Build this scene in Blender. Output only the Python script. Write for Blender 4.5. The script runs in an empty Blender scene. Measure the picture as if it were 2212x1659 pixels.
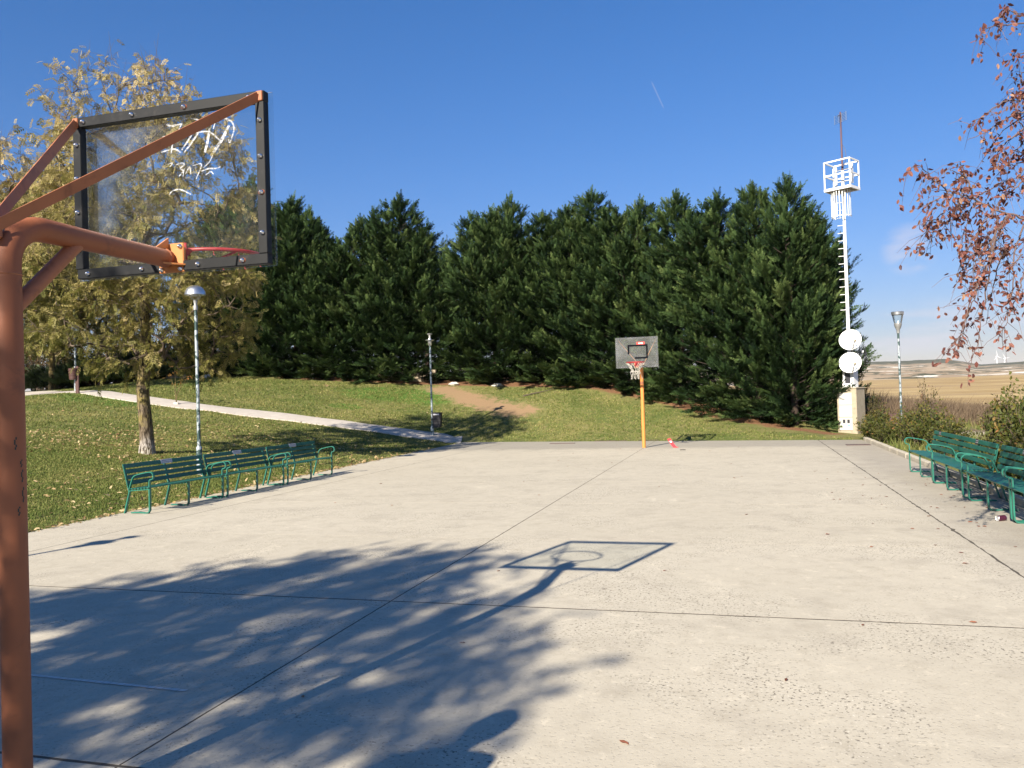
import bpy, math, random
import numpy as np
from mathutils import Vector, Matrix, Quaternion
PI = math.pi
R_ = math.radians
SC = bpy.context.scene
COL = SC.collection

# ------------------------------------------------------------------ camera
# world frame: origin = foot of the near hoop post, +Y along the court to the far hoop, metres
CAM = np.array([2.809, -2.559, 1.642])
CF = np.array([-0.27245433, 0.96205555, 0.01475687])
CR = np.array([0.96157603, 0.27279271, -0.03091393])
CU = np.array([0.03376649, -0.00576722, 0.99941311])
FPX = 1746.7          # focal length in units of a 2212 px wide picture
cam_d = bpy.data.cameras.new('camera')
cam = bpy.data.objects.new('camera', cam_d)
COL.objects.link(cam)
cam.matrix_world = Matrix(((CR[0], CU[0], -CF[0], CAM[0]), (CR[1], CU[1], -CF[1], CAM[1]), (CR[2], CU[2], -CF[2], CAM[2]), (0, 0, 0, 1)))
cam_d.sensor_width = 36.0
cam_d.lens = 36.0 * FPX / 2212.0
cam_d.clip_start = 0.05
cam_d.clip_end = 30000
SC.camera = cam

# ------------------------------------------------------------------ sky, sun, exposure
SUN_AZ, SUN_EL = 15.52, 29.93           # light travels towards this azimuth (from +Y to +X)
w = bpy.data.worlds.new('World'); SC.world = w; w.use_nodes = True
nt = w.node_tree; nt.nodes.clear()
def wn(t, **k):
    n = nt.nodes.new(t)
    for a, b in k.items(): setattr(n, a, b)
    return n
sky = wn('ShaderNodeTexSky', sky_type='NISHITA', sun_disc=False, sun_elevation=R_(SUN_EL), sun_rotation=R_(SUN_AZ + 180), altitude=850, air_density=1.0, dust_density=0.05, ozone_density=3.0)
hsv = wn('ShaderNodeHueSaturation'); hsv.inputs['Saturation'].default_value = 1.29; hsv.inputs['Value'].default_value = 1.0
bg = wn('ShaderNodeBackground'); bg.inputs['Strength'].default_value = 0.083
out = wn('ShaderNodeOutputWorld')
tc = wn('ShaderNodeTexCoord'); sep = wn('ShaderNodeSeparateXYZ')
def wl(a, b): nt.links.new(a, b)
def wmath(op, a, b=None, clamp=False):
    n = wn('ShaderNodeMath', operation=op, use_clamp=clamp)
    for i, v in enumerate((a, b)):
        if v is None: continue
        if isinstance(v, (int, float)): n.inputs[i].default_value = v
        else: wl(v, n.inputs[i])
    return n.outputs[0]
def wsmooth(v, a, b):
    n = wn('ShaderNodeMapRange', interpolation_type='SMOOTHSTEP'); wl(v, n.inputs[0])
    n.inputs[1].default_value = a; n.inputs[2].default_value = b
    return n.outputs[0]
def wdot(d):
    n = wn('ShaderNodeVectorMath', operation='DOT_PRODUCT'); wl(tc.outputs['Generated'], n.inputs[0]); n.inputs[1].default_value = tuple(d)
    return n.outputs['Value']
def ray(u, v):
    r = CF + CR * (u - 1106) / FPX - CU * (v - 829.5) / FPX
    return r
def unit(v): v = np.asarray(v, float); return v / np.linalg.norm(v)
wl(tc.outputs['Generated'], sep.inputs[0])
mp = wn('ShaderNodeMapping'); mp.inputs['Scale'].default_value = (7, 7, 38); wl(tc.outputs['Generated'], mp.inputs[0])
nz = wn('ShaderNodeTexNoise'); nz.inputs['Scale'].default_value = 1.0; nz.inputs['Detail'].default_value = 5; wl(mp.outputs[0], nz.inputs['Vector'])
band = wmath('MULTIPLY', wsmooth(sep.outputs[2], 0.015, 0.05), wsmooth(sep.outputs[2], 0.10, 0.06))
cl1 = wmath('MULTIPLY', band, wmath('MULTIPLY', wsmooth(nz.outputs[0], 0.50, 0.68), 0.55))
mp2 = wn('ShaderNodeMapping'); mp2.inputs['Scale'].default_value = (22, 22, 60); mp2.inputs['Rotation'].default_value = (0, 0.35, 0); wl(tc.outputs['Generated'], mp2.inputs[0])
nz2 = wn('ShaderNodeTexNoise'); nz2.inputs['Scale'].default_value = 1.0; nz2.inputs['Detail'].default_value = 6; wl(mp2.outputs[0], nz2.inputs['Vector'])
w0 = unit(ray(1965, 538))
cl2 = wmath('MULTIPLY', wsmooth(wdot(w0), 0.99945, 0.99995), wmath('MULTIPLY', wsmooth(nz2.outputs[0], 0.36, 0.62), 0.42))
ra, rb = unit(ray(1409, 180)), unit(ray(1432, 230))
nn = unit(np.cross(ra, rb)); rm = unit(ra + rb)
tr = wmath('MULTIPLY', wsmooth(wmath('ABSOLUTE', wdot(nn)), 0.0011, 0.0001), wsmooth(wdot(rm), 0.99984, 0.99992))
cl3 = wmath('MULTIPLY', tr, 0.22)
cl = wmath('ADD', wmath('ADD', cl1, cl2), cl3, clamp=True)
mixc = wn('ShaderNodeMix', data_type='RGBA'); wl(cl, mixc.inputs[0])
tint = wn('ShaderNodeMix', data_type='RGBA', blend_type='MULTIPLY'); tint.inputs[0].default_value = 1.0; tint.inputs[7].default_value = (1.15, .92, 1.02, 1)
wl(sky.outputs[0], hsv.inputs['Color']); wl(hsv.outputs[0], tint.inputs[6]); bw = wn('ShaderNodeRGBToBW'); wl(tint.outputs[2], bw.inputs[0])
scl = wmath('DIVIDE', 1.0, wmath('ADD', 1.0, wmath('MULTIPLY', bw.outputs[0], .17)))
cmpn = wn('ShaderNodeVectorMath', operation='SCALE'); wl(tint.outputs[2], cmpn.inputs[0]); wl(scl, cmpn.inputs['Scale'])
wl(cmpn.outputs[0], mixc.inputs[6])
mixc.inputs[7].default_value = (4.2, 4.0, 4.4, 1)
wl(mixc.outputs[2], bg.inputs['Color']); wl(bg.outputs[0], out.inputs['Surface'])

SUN_D = np.array([math.sin(R_(SUN_AZ)) * math.cos(R_(SUN_EL)), math.cos(R_(SUN_AZ)) * math.cos(R_(SUN_EL)), -math.sin(R_(SUN_EL))])
sl = bpy.data.lights.new('sun', 'SUN'); sl.energy = 5.0; sl.angle = R_(0.55); sl.color = (1.0, 0.918, 0.785)
so = bpy.data.objects.new('sun', sl); COL.objects.link(so)
so.rotation_euler = Vector(SUN_D).to_track_quat('-Z', 'Y').to_euler(); so.location = (-10, -30, 25)
vs = SC.view_settings
vs.view_transform = 'Standard'; vs.look = 'None'; vs.exposure = 1.18; vs.gamma = 1.0; vs.use_curve_mapping = False

# ------------------------------------------------------------------ helpers
rng = np.random.default_rng(7); random.seed(7)
def at(u, v, d): return CAM + ray(u, v) * d          # point seen at (u, v), d metres ahead
def hz_z(u, v, d): return at(u, v, d)[2]

class MB:
    def __init__(s): s.v = []; s.f = []; s.sm = []
    def add(s, vs_, fs, smooth=False):
        o = len(s.v); s.v += [tuple(map(float, q)) for q in vs_]
        s.f += [tuple(i + o for i in f) for f in fs]; s.sm += [smooth] * len(fs)
        return s
    def box(s, c, size, m=None, bev=0.0):
        hx, hy, hz = (x / 2 for x in size); c = np.array(c, float)
        if bev <= 0:
            P = [(-hx, -hy, -hz), (hx, -hy, -hz), (hx, hy, -hz), (-hx, hy, -hz), (-hx, -hy, hz), (hx, -hy, hz), (hx, hy, hz), (-hx, hy, hz)]
            F = [(3, 2, 1, 0), (4, 5, 6, 7), (0, 1, 5, 4), (1, 2, 6, 5), (2, 3, 7, 6), (3, 0, 4, 7)]
        else:
            b = bev
            def ring(z, i): return [(-hx + i, -hy, z), (hx - i, -hy, z), (hx, -hy + i, z), (hx, hy - i, z), (hx - i, hy, z), (-hx + i, hy, z), (-hx, hy - i, z), (-hx, -hy + i, z)]
            def ring2(z, i): return [(x * (hx - i) / hx, y * (hy - i) / hy, z) for x, y, _ in ring(z, b)]
            P = ring2(-hz, b) + ring(-hz + b, b) + ring(hz - b, b) + ring2(hz, b)
            F = [tuple(range(7, -1, -1)), tuple(range(24, 32))]
            for k in range(3):
                for i in range(8):
                    j = (i + 1) % 8; F.append((k * 8 + i, k * 8 + j, k * 8 + 8 + j, k * 8 + 8 + i))
        P = np.array(P)
        if m is not None: P = P @ np.array(m, float).T
        return s.add(P + c, F)
    def tube(s, pts, rad, n=8, caps=True, smooth=True):
        pts = np.array(pts, float); k = len(pts)
        rad = np.full(k, rad) if np.isscalar(rad) else np.array(rad, float)
        T = np.gradient(pts, axis=0); T /= np.linalg.norm(T, axis=1)[:, None] + 1e-12
        a = np.array([0, 0, 1.0]) if abs(T[0][2]) < .9 else np.array([1.0, 0, 0])
        N = np.cross(T[0], a); N /= np.linalg.norm(N); V = []
        th = np.arange(n) * 2 * PI / n
        for i in range(k):
            N = N - T[i] * (N @ T[i]); N /= np.linalg.norm(N); B = np.cross(T[i], N)
            V.append(pts[i] + rad[i] * (np.cos(th)[:, None] * N + np.sin(th)[:, None] * B))
        V = np.vstack(V); F = []
        for i in range(k - 1):
            for j in range(n):
                q = (j + 1) % n; F.append((i * n + j, i * n + q, i * n + n + q, i * n + n + j))
        s.add(V, F, smooth)
        if caps: s.add(V[:n], [tuple(range(n - 1, -1, -1))]); s.add(V[-n:], [tuple(range(n))])
        return s
    def bar(s, pts, wv, t):
        """flat bar: section = width vector wv (fixed) x thickness t, swept along pts"""
        pts = np.array(pts, float); wv = np.array(wv, float); k = len(pts)
        T = np.gradient(pts, axis=0); T /= np.linalg.norm(T, axis=1)[:, None]
        V = []
        for i in range(k):
            n = np.cross(T[i], wv); n = n / np.linalg.norm(n) * t / 2
            V += [pts[i] - wv / 2 - n, pts[i] + wv / 2 - n, pts[i] + wv / 2 + n, pts[i] - wv / 2 + n]
        F = [(3, 2, 1, 0), tuple(range(4 * k - 4, 4 * k))]
        for i in range(k - 1):
            for j in range(4):
                q = (j + 1) % 4; F.append((4 * i + j, 4 * i + q, 4 * i + 4 + q, 4 * i + 4 + j))
        return s.add(V, F)
    def lathe(s, prof, n=20, o=(0, 0, 0), m=None, smooth=True, closed=False):
        th = np.arange(n) * 2 * PI / n
        V = np.array([[r * math.cos(a), r * math.sin(a), z] for r, z in prof for a in th])
        if m is not None: V = V @ np.array(m, float).T
        F = []
        k = len(prof)
        for i in range(k if closed else k - 1):
            i2 = (i + 1) % k
            for j in range(n):
                q = (j + 1) % n; F.append((i * n + j, i * n + q, i2 * n + q, i2 * n + j))
        return s.add(V + np.array(o, float), F, smooth)
    def prism(s, poly, axis_o, ex, ey, ez, depth):
        o, ex, ey, ez = (np.array(q, float) for q in (axis_o, ex, ey, ez)); n = len(poly)
        A = [o + ex * x + ey * y for x, y in poly]; B = [q + ez * depth for q in A]
        F = [tuple(range(n - 1, -1, -1)), tuple(range(n, 2 * n))] + [(i, (i + 1) % n, n + (i + 1) % n, n + i) for i in range(n)]
        return s.add(A + B, F)
    def mesh(s, name):
        me = bpy.data.meshes.new(name); me.from_pydata(s.v, [], s.f)
        me.polygons.foreach_set('use_smooth', s.sm); me.update()
        return me
    def build(s, name, mat, parent=None, sharp=0.9):
        me = s.mesh(name)
        if any(s.sm): me.set_sharp_from_angle(angle=sharp)
        return obj(name, me, mat, parent)

def obj(name, me, mat, parent=None, loc=None, rz=None):
    if mat is not None and not me.materials: me.materials.append(mat)
    o = bpy.data.objects.new(name, me); COL.objects.link(o)
    if parent is not None: o.parent = parent
    if loc is not None: o.location = tuple(map(float, loc))
    if rz is not None: o.rotation_euler = (0, 0, rz)
    return o
def tag(o, label=None, cat=None, group=None, kind=None):
    if label: o['label'] = label
    if cat: o['category'] = cat
    if group: o['group'] = group
    if kind: o['kind'] = kind
    return o
def thing(name, label, cat, loc=(0, 0, 0), rz=0.0, group=None):
    o = bpy.data.objects.new(name, None); COL.objects.link(o); o.empty_display_size = .2
    o.location = tuple(map(float, loc)); o.rotation_euler = (0, 0, rz)
    return tag(o, label, cat, group)
def copy_tree(o, parent=None):
    c = o.copy(); COL.objects.link(c)
    if parent is not None: c.parent = parent
    for ch in o.children: copy_tree(ch, c)
    return c
def np_mesh(name, V, F, tint=None, smooth=False):
    V = np.ascontiguousarray(V, np.float32); F = np.ascontiguousarray(F, np.int32); k = F.shape[1]
    me = bpy.data.meshes.new(name)
    me.vertices.add(len(V)); me.vertices.foreach_set('co', V.ravel())
    me.loops.add(F.size); me.loops.foreach_set('vertex_index', F.ravel())
    me.polygons.add(len(F)); me.polygons.foreach_set('loop_start', np.arange(0, F.size, k, dtype=np.int32))
    try: me.polygons.foreach_set('loop_total', np.full(len(F), k, np.int32))
    except Exception: pass
    me.polygons.foreach_set('use_smooth', np.full(len(F), smooth))
    me.update(calc_edges=True)
    if tint is not None:
        a = me.attributes.new('tint', 'FLOAT', 'POINT'); a.data.foreach_set('value', np.ascontiguousarray(tint, np.float32))
    return me

# ------------------------------------------------------------------ materials
def newmat(name):
    m = bpy.data.materials.new(name); m.use_nodes = True
    t = m.node_tree; return m, t, t.nodes['Principled BSDF'], t.nodes['Material Output']
class NT:
    """tiny node helper"""
    def __init__(s, t): s.t = t
    def n(s, kind, **k):
        q = s.t.nodes.new(kind)
        for a, b in k.items(): setattr(q, a, b)
        return q
    def link(s, a, b): s.t.links.new(a, b)
    def val(s, sock, v):
        if hasattr(v, 'is_output') or isinstance(v, bpy.types.NodeSocket): s.link(v, sock)
        else: sock.default_value = v
    def math(s, op, a, b=0.0, clamp=False):
        q = s.n('ShaderNodeMath', operation=op, use_clamp=clamp); s.val(q.inputs[0], a); s.val(q.inputs[1], b); return q.outputs[0]
    def smooth(s, v, a, b):
        q = s.n('ShaderNodeMapRange', interpolation_type='SMOOTHSTEP'); s.val(q.inputs[0], v); q.inputs[1].default_value = a; q.inputs[2].default_value = b; return q.outputs[0]
    def mix(s, f, a, b):
        q = s.n('ShaderNodeMix', data_type='RGBA'); s.val(q.inputs[0], f)
        for i, c in ((6, a), (7, b)):
            if isinstance(c, (tuple, list)): q.inputs[i].default_value = (*c[:3], 1)
            else: s.link(c, q.inputs[i])
        return q.outputs[2]
    def noise(s, scale, detail=4, rough=.55, vec=None, mapscale=None, dist=0.0, out=0):
        q = s.n('ShaderNodeTexNoise'); q.inputs['Scale'].default_value = scale; q.inputs['Detail'].default_value = detail
        q.inputs['Roughness'].default_value = rough; q.inputs['Distortion'].default_value = dist
        v = vec if vec is not None else s.pos()
        if mapscale is not None:
            m = s.n('ShaderNodeMapping'); m.inputs['Scale'].default_value = mapscale; s.link(v, m.inputs[0]); v = m.outputs[0]
        s.link(v, q.inputs['Vector']); return q.outputs[out]
    def voro(s, scale, vec=None, feature='F1', mapscale=None, rand=1.0):
        q = s.n('ShaderNodeTexVoronoi', feature=feature); q.inputs['Scale'].default_value = scale; q.inputs['Randomness'].default_value = rand
        v = vec if vec is not None else s.pos()
        if mapscale is not None:
            m = s.n('ShaderNodeMapping'); m.inputs['Scale'].default_value = mapscale; s.link(v, m.inputs[0]); v = m.outputs[0]
        s.link(v, q.inputs['Vector']); return q
    def pos(s):
        if not hasattr(s, '_p'): s._p = s.n('ShaderNodeNewGeometry').outputs['Position']
        return s._p
    def objc(s):
        if not hasattr(s, '_o'): s._o = s.n('ShaderNodeTexCoord').outputs['Object']
        return s._o
    def attr(s, name):
        q = s.n('ShaderNodeAttribute', attribute_name=name); return q.outputs['Fac']
    def ramp(s, f, stops):
        q = s.n('ShaderNodeValToRGB'); s.link(f, q.inputs[0]); e = q.color_ramp.elements
        while len(e) < len(stops): e.new(.5)
        for el, (p, c) in zip(e, stops): el.position = p; el.color = (*c[:3], 1)
        return q.outputs[0]
    def bump(s, h, strength=.3, dist=.01):
        q = s.n('ShaderNodeBump'); q.inputs['Strength'].default_value = strength; q.inputs['Distance'].default_value = dist; s.link(h, q.inputs['Height']); return q.outputs[0]

def paint(name, col, rough=.5, metal=0.0, var=.12, scale=9.0, dirt=None, dirt_amt=.5, dirt_scale=14.0, bump=.0, coords='obj', spec=.5, dlo=.52, dhi=.68):
    m, t, b, o = newmat(name); q = NT(t); vec = q.objc() if coords == 'obj' else q.pos()
    n1 = q.noise(scale, 4, .6, vec)
    c = q.mix(n1, tuple(x * (1 - var * 1.6) for x in col), tuple(min(1, x * (1 + var * 1.6)) for x in col))
    if dirt is not None:
        n2 = q.noise(dirt_scale, 6, .65, vec, dist=.6)
        c = q.mix(q.math('MULTIPLY', q.smooth(n2, dlo, dhi), dirt_amt), c, dirt)
    q.link(c, b.inputs['Base Color'])
    q.val(b.inputs['Roughness'], q.math('ADD', q.math('MULTIPLY', n1, .25), rough - .12)); b.inputs['Metallic'].default_value = metal; b.inputs['Specular IOR Level'].default_value = spec
    if bump: q.link(q.bump(q.noise(scale * 6, 4, .6, vec), bump, .004), b.inputs['Normal'])
    return m
def leafmat(name, stops, transl=.35, rough=.55, spec=.3):
    m, t, b, o = newmat(name); q = NT(t)
    c = q.ramp(q.attr('tint'), stops)
    q.link(c, b.inputs['Base Color']); b.inputs['Roughness'].default_value = rough; b.inputs['Specular IOR Level'].default_value = spec
    tr = q.n('ShaderNodeBsdfTranslucent'); q.link(c, tr.inputs['Color'])
    mx = q.n('ShaderNodeMixShader'); mx.inputs[0].default_value = transl
    q.link(b.outputs[0], mx.inputs[1]); q.link(tr.outputs[0], mx.inputs[2]); q.link(mx.outputs[0], o.inputs['Surface'])
    return m

MT = {}
def mat_concrete():
    m, t, b, o = newmat('concrete'); q = NT(t); P = q.pos()
    big = q.noise(.35, 5, .6); mid = q.noise(1.7, 6, .65); fine = q.noise(38, 3, .6)
    base = q.mix(big, (.42, .375, .29), (.55, .495, .39))
    oi = q.n('ShaderNodeObjectInfo'); base = q.mix(q.math('MULTIPLY', oi.outputs['Random'], .22), base, (.39, .345, .26))
    m5 = q.noise(5.5, 5, .7); base = q.mix(q.math('MULTIPLY', q.smooth(m5, .45, .7), .38), base, (.34, .295, .22)); base = q.mix(q.math('MULTIPLY', q.smooth(q.noise(7.5, 4, .7, dist=.5), .55, .72), .4), base, (.66, .585, .45))
    st = q.smooth(mid, .50, .68); base = q.mix(q.math('MULTIPLY', st, .42), base, (.34, .30, .235))
    lt = q.smooth(q.noise(.9, 5, .7, mapscale=(1, .35, 1)), .60, .74); base = q.mix(q.math('MULTIPLY', lt, .5), base, (.68, .61, .475))
    # exposed aggregate: dark pits and pale stones, stronger in worn patches
    worn = q.smooth(q.noise(.75, 5, .65, dist=.6), .44, .62)
    v1 = q.voro(70); pit = q.math('MAXIMUM', q.smooth(q.noise(46, 2, .5), .58, .67), q.math('MULTIPLY', q.smooth(q.noise(24, 3, .6), .60, .70), worn))
    base = q.mix(q.math('MULTIPLY', pit, q.math('ADD', q.math('MULTIPLY', worn, .85), .18)), base, (.15, .13, .10))
    stn = q.smooth(q.noise(60, 2, .5, mapscale=(1, 1.3, 1)), .63, .70)
    base = q.mix(q.math('MULTIPLY', stn, q.math('ADD', q.math('MULTIPLY', worn, .6), .15)), base, (.78, .72, .60))
    gr = q.smooth(q.noise(13, 5, .7), .58, .70); clump = q.smooth(q.noise(1.1, 3, .6), .55, .68)
    base = q.mix(q.math('MULTIPLY', q.math('MULTIPLY', gr, clump), .55), base, (.20, .18, .15))
    base = q.mix(q.math('MULTIPLY', q.math('SUBTRACT', fine, .5), .5, True), base, (.30, .275, .235))
    # darker grey tone towards the far apron and along the right-hand strip
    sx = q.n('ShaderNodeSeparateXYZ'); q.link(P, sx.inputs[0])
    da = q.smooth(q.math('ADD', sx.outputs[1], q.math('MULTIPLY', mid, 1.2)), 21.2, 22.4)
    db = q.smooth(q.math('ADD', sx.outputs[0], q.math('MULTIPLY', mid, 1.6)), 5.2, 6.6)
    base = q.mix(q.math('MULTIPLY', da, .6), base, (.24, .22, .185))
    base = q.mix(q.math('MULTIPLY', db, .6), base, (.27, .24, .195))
    q.link(base, b.inputs['Base Color']); b.inputs['Roughness'].default_value = .85; b.inputs['Specular IOR Level'].default_value = .25
    h = q.math('SUBTRACT', fine, q.math('MULTIPLY', pit, 1.0)); q.link(q.bump(h, .35, .003), b.inputs['Normal'])
    return m
MT['concrete'] = mat_concrete()
def mat_ground():
    m, t, b, o = newmat('ground'); q = NT(t)
    n1 = q.noise(.5, 5, .65); n2 = q.noise(3.2, 5, .7); n3 = q.noise(24, 3, .65); n4 = q.noise(75, 2, .6)
    g = q.mix(q.smooth(n1, .35, .65), (.105, .135, .036), (.21, .195, .070))
    g = q.mix(q.math('MULTIPLY', q.smooth(n2, .48, .68), .65), g, (.29, .225, .105))
    g = q.mix(q.math('MULTIPLY', q.smooth(n3, .45, .65), .5), g, (.055, .072, .020))
    g = q.mix(q.math('MULTIPLY', q.smooth(n4, .52, .66), .4), g, (.27, .22, .11))
    def msk(a, amp=1.0, lo=.42, hi=.58): return q.smooth(q.math('ADD', q.attr(a), q.math('MULTIPLY', q.math('SUBTRACT', q.math('ADD', q.math('MULTIPLY', n2, .6), q.math('MULTIPLY', n3, .4)), .5), amp)), lo, hi)
    lush = q.mix(n3, (.055, .125, .018), (.10, .20, .035)); g = q.mix(q.math('MULTIPLY', msk('lush'), .85), g, lush)
    dirt = q.mix(n3, (.25, .155, .085), (.38, .25, .15)); g = q.mix(q.math('MULTIPLY', msk('dirt', 2.2, .36, .66), .9), g, dirt)
    lit = q.mix(q.smooth(n3, .35, .65), (.14, .068, .036), (.27, .15, .082)); g = q.mix(msk('litter', .8), g, lit)
    fn = q.noise(.02, 6, .6, mapscale=(.6, 3.5, 1)); fn2 = q.noise(.35, 5, .7, mapscale=(1, 3, 1))
    fld = q.mix(q.smooth(fn, .35, .65), (.30, .20, .085), (.50, .37, .18)); fld = q.mix(q.math('MULTIPLY', q.smooth(fn2, .45, .7), .5), fld, (.21, .145, .07)); fld = q.mix(q.math('MULTIPLY', q.smooth(q.noise(.009, 5, .6, mapscale=(1, 4, 1)), .5, .62), .5), fld, (.24, .165, .095))
    g = q.mix(msk('field', .3), g, fld)
    wd = q.mix(n2, (.135, .095, .060), (.21, .16, .105)); g = q.mix(msk('weedy', .5), g, wd)
    gv = q.mix(n3, (.44, .365, .27), (.58, .50, .39)); g = q.mix(msk('gravel', .6), g, gv)
    q.link(g, b.inputs['Base Color']); b.inputs['Roughness'].default_value = .95; b.inputs['Specular IOR Level'].default_value = .1
    q.link(q.bump(q.math('ADD', n3, q.math('MULTIPLY', n4, .6)), .8, .03), b.inputs['Normal'])
    return m
MT['ground'] = mat_ground()
def mat_bark(name, dark, light, lichen=None, base_white=False, vs_=(26, 26, 4.5)):
    m, t, b, o = newmat(name); q = NT(t); v = q.objc()
    r = q.noise(1.0, 6, .65, v, mapscale=vs_, dist=.8); n2 = q.noise(2.6, 4, .6, v)
    c = q.mix(q.smooth(r, .38, .62), dark, light)
    if lichen is not None: c = q.mix(q.math('MULTIPLY', q.math('MULTIPLY', q.smooth(n2, .44, .62), q.smooth(r, .40, .6)), .8), c, lichen)
    if base_white:
        sx = q.n('ShaderNodeSeparateXYZ'); q.link(v, sx.inputs[0])
        f = q.math('MULTIPLY', q.smooth(q.math('ADD', sx.outputs[2], q.math('MULTIPLY', n2, .5)), .70, .42), q.smooth(r, .42, .56))
        c = q.mix(q.math('MULTIPLY', f, .75), c, (.50, .46, .42))
    q.link(c, b.inputs['Base Color']); b.inputs['Roughness'].default_value = .95; b.inputs['Specular IOR Level'].default_value = .15
    q.link(q.bump(r, 1.0, .03), b.inputs['Normal'])
    return m
MT['bark'] = mat_bark('bark', (.028, .020, .013), (.20, .155, .105), (.27, .22, .055), True)
MT['bark_far'] = mat_bark('bark_olive', (.07, .052, .026), (.22, .17, .085), (.26, .20, .06))
MT['twig'] = paint('twig', (.115, .085, .062), .9, var=.2)
MT['birch_twig'] = paint('birch_twig', (.13, .085, .075), .9, var=.2)
MT['birch_bark'] = mat_bark('birch_bark', (.10, .08, .07), (.62, .59, .54), None, False, (3, 3, 26))
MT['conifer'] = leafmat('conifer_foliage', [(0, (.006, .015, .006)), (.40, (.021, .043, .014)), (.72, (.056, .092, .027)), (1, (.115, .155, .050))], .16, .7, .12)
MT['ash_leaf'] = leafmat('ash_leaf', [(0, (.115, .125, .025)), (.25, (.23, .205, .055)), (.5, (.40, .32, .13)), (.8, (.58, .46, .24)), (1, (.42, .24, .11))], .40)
MT['brown_leaf'] = leafmat('brown_leaf', [(0, (.17, .13, .04)), (.5, (.34, .21, .06)), (1, (.34, .15, .045))], .35)
MT['birch_leaf'] = leafmat('birch_leaf', [(0, (.080, .034, .032)), (.5, (.19, .070, .055)), (.8, (.29, .12, .085)), (1, (.38, .22, .14))], .30)
MT['shrub_leaf'] = leafmat('shrub_leaf', [(0, (.035, .055, .012)), (.45, (.085, .10, .020)), (.75, (.17, .145, .030)), (1, (.24, .11, .035))], .3)
MT['dark_shrub_leaf'] = leafmat('dark_shrub_leaf', [(0, (.03, .03, .012)), (.5, (.075, .07, .020)), (.85, (.14, .085, .035)), (1, (.16, .055, .03))], .3)
MT['juniper'] = leafmat('juniper_foliage', [(0, (.020, .038, .016)), (.6, (.055, .085, .030)), (1, (.10, .12, .045))], .2)
MT['grass'] = leafmat('grass_blade', [(0, (.078, .125, .026)), (.4, (.185, .210, .056)), (.72, (.34, .30, .11)), (1, (.56, .46, .23))], .35, .7, .2)
MT['dry'] = leafmat('dry_stem', [(0, (.11, .075, .05)), (.5, (.20, .145, .095)), (1, (.34, .27, .17))], .3, .9, .1)
MT['fallen'] = leafmat('fallen_leaf', [(0, (.16, .085, .035)), (.5, (.33, .225, .10)), (1, (.52, .40, .22))], .2, .7)
MT['court_leaf'] = leafmat('court_leaf', [(0, (.12, .045, .025)), (.6, (.24, .085, .05)), (1, (.32, .17, .09))], .15, .7)
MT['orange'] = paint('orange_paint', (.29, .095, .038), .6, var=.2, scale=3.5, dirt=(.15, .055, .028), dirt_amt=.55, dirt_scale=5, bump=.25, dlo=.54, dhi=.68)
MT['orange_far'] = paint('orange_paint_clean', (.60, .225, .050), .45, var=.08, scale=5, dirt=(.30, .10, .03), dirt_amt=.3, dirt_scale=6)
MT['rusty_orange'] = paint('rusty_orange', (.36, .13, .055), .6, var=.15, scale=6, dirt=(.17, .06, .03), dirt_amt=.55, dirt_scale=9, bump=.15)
MT['orange_plate'] = paint('orange_plate', (.50, .19, .055), .45, var=.06, scale=9)
MT['black_frame'] = paint('black_paint', (.008, .0085, .0095), .5, var=.3, scale=12, dirt=(.045, .04, .036), dirt_amt=.35, spec=.22)
MT['rust'] = paint('rust', (.20, .06, .025), .9, var=.3, scale=30)
MT['chrome'] = paint('bolt_steel', (.75, .75, .77), .25, 1.0, var=.05)
MT['red'] = paint('red_paint', (.34, .016, .018), .45, var=.1, dirt=(.22, .03, .02), dirt_amt=.5)
MT['white_chalk'] = paint('white_marker', (.86, .86, .86), .7, var=.04)
MT['net'] = paint('net_cord', (.46, .43, .37), .9, var=.1)
MT['sticker'] = paint('red_sticker', (.58, .045, .03), .4, var=.05)
MT['white'] = paint('white_paint', (.80, .80, .78), .5, var=.04)
MT['tapeblack'] = paint('black_tape', (.006, .007, .010), .9, var=.1, spec=.05)
MT['bench'] = paint('bench_green', (.012, .108, .078), .42, var=.22, scale=3, dirt=(.13, .16, .13), dirt_amt=.45, dirt_scale=16, coords='pos')
MT['bench_arm'] = paint('bench_arm_green', (.016, .138, .096), .42, var=.18, scale=4, dirt=(.012, .085, .062), dirt_amt=.7, dirt_scale=9, coords='pos')
MT['plaque'] = paint('plaque_metal', (.50, .50, .53), .45, .3, var=.1, scale=20)
MT['plaque_dark'] = paint('plaque_dark', (.06, .055, .055), .5, .2, var=.2, scale=20)
MT['ink'] = paint('engraving', (.10, .10, .11), .8, var=.1)
MT['galv'] = paint('galvanised_chipped', (.36, .40, .42), .5, .3, var=.12, scale=10, dirt=(.012, .045, .038), dirt_amt=.92, dirt_scale=4.2, dlo=.47, dhi=.53)
MT['galv2'] = paint('galvanised_green_chips', (.34, .39, .42), .5, .3, var=.12, scale=10, dirt=(.02, .06, .05), dirt_amt=.9, dirt_scale=5.0, dlo=.48, dhi=.56)
MT['lamp_alu'] = paint('lamp_aluminium', (.60, .61, .63), .36, .95, var=.05)
MT['lamp_grey'] = paint('lamp_cast_grey', (.30, .30, .29), .5, .5, var=.1)
MT['bin'] = paint('bin_dark', (.022, .020, .022), .6, var=.25, scale=20)
MT['bin_brown'] = paint('bin_brown', (.075, .032, .026), .6, var=.2, scale=12)
MT['rustbox'] = paint('brown_sheet', (.085, .035, .032), .6, var=.15)
MT['cream_con'] = paint('weathered_plaster', (.35, .295, .21), .9, var=.12, scale=5, dirt=(.20, .15, .09), dirt_amt=.6, dirt_scale=6, bump=.3)
MT['door_white'] = paint('cabinet_door', (.47, .455, .42), .5, var=.04, scale=6)
MT['dark'] = paint('dark_opening', (.03, .03, .035), .5, var=.1)
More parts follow.
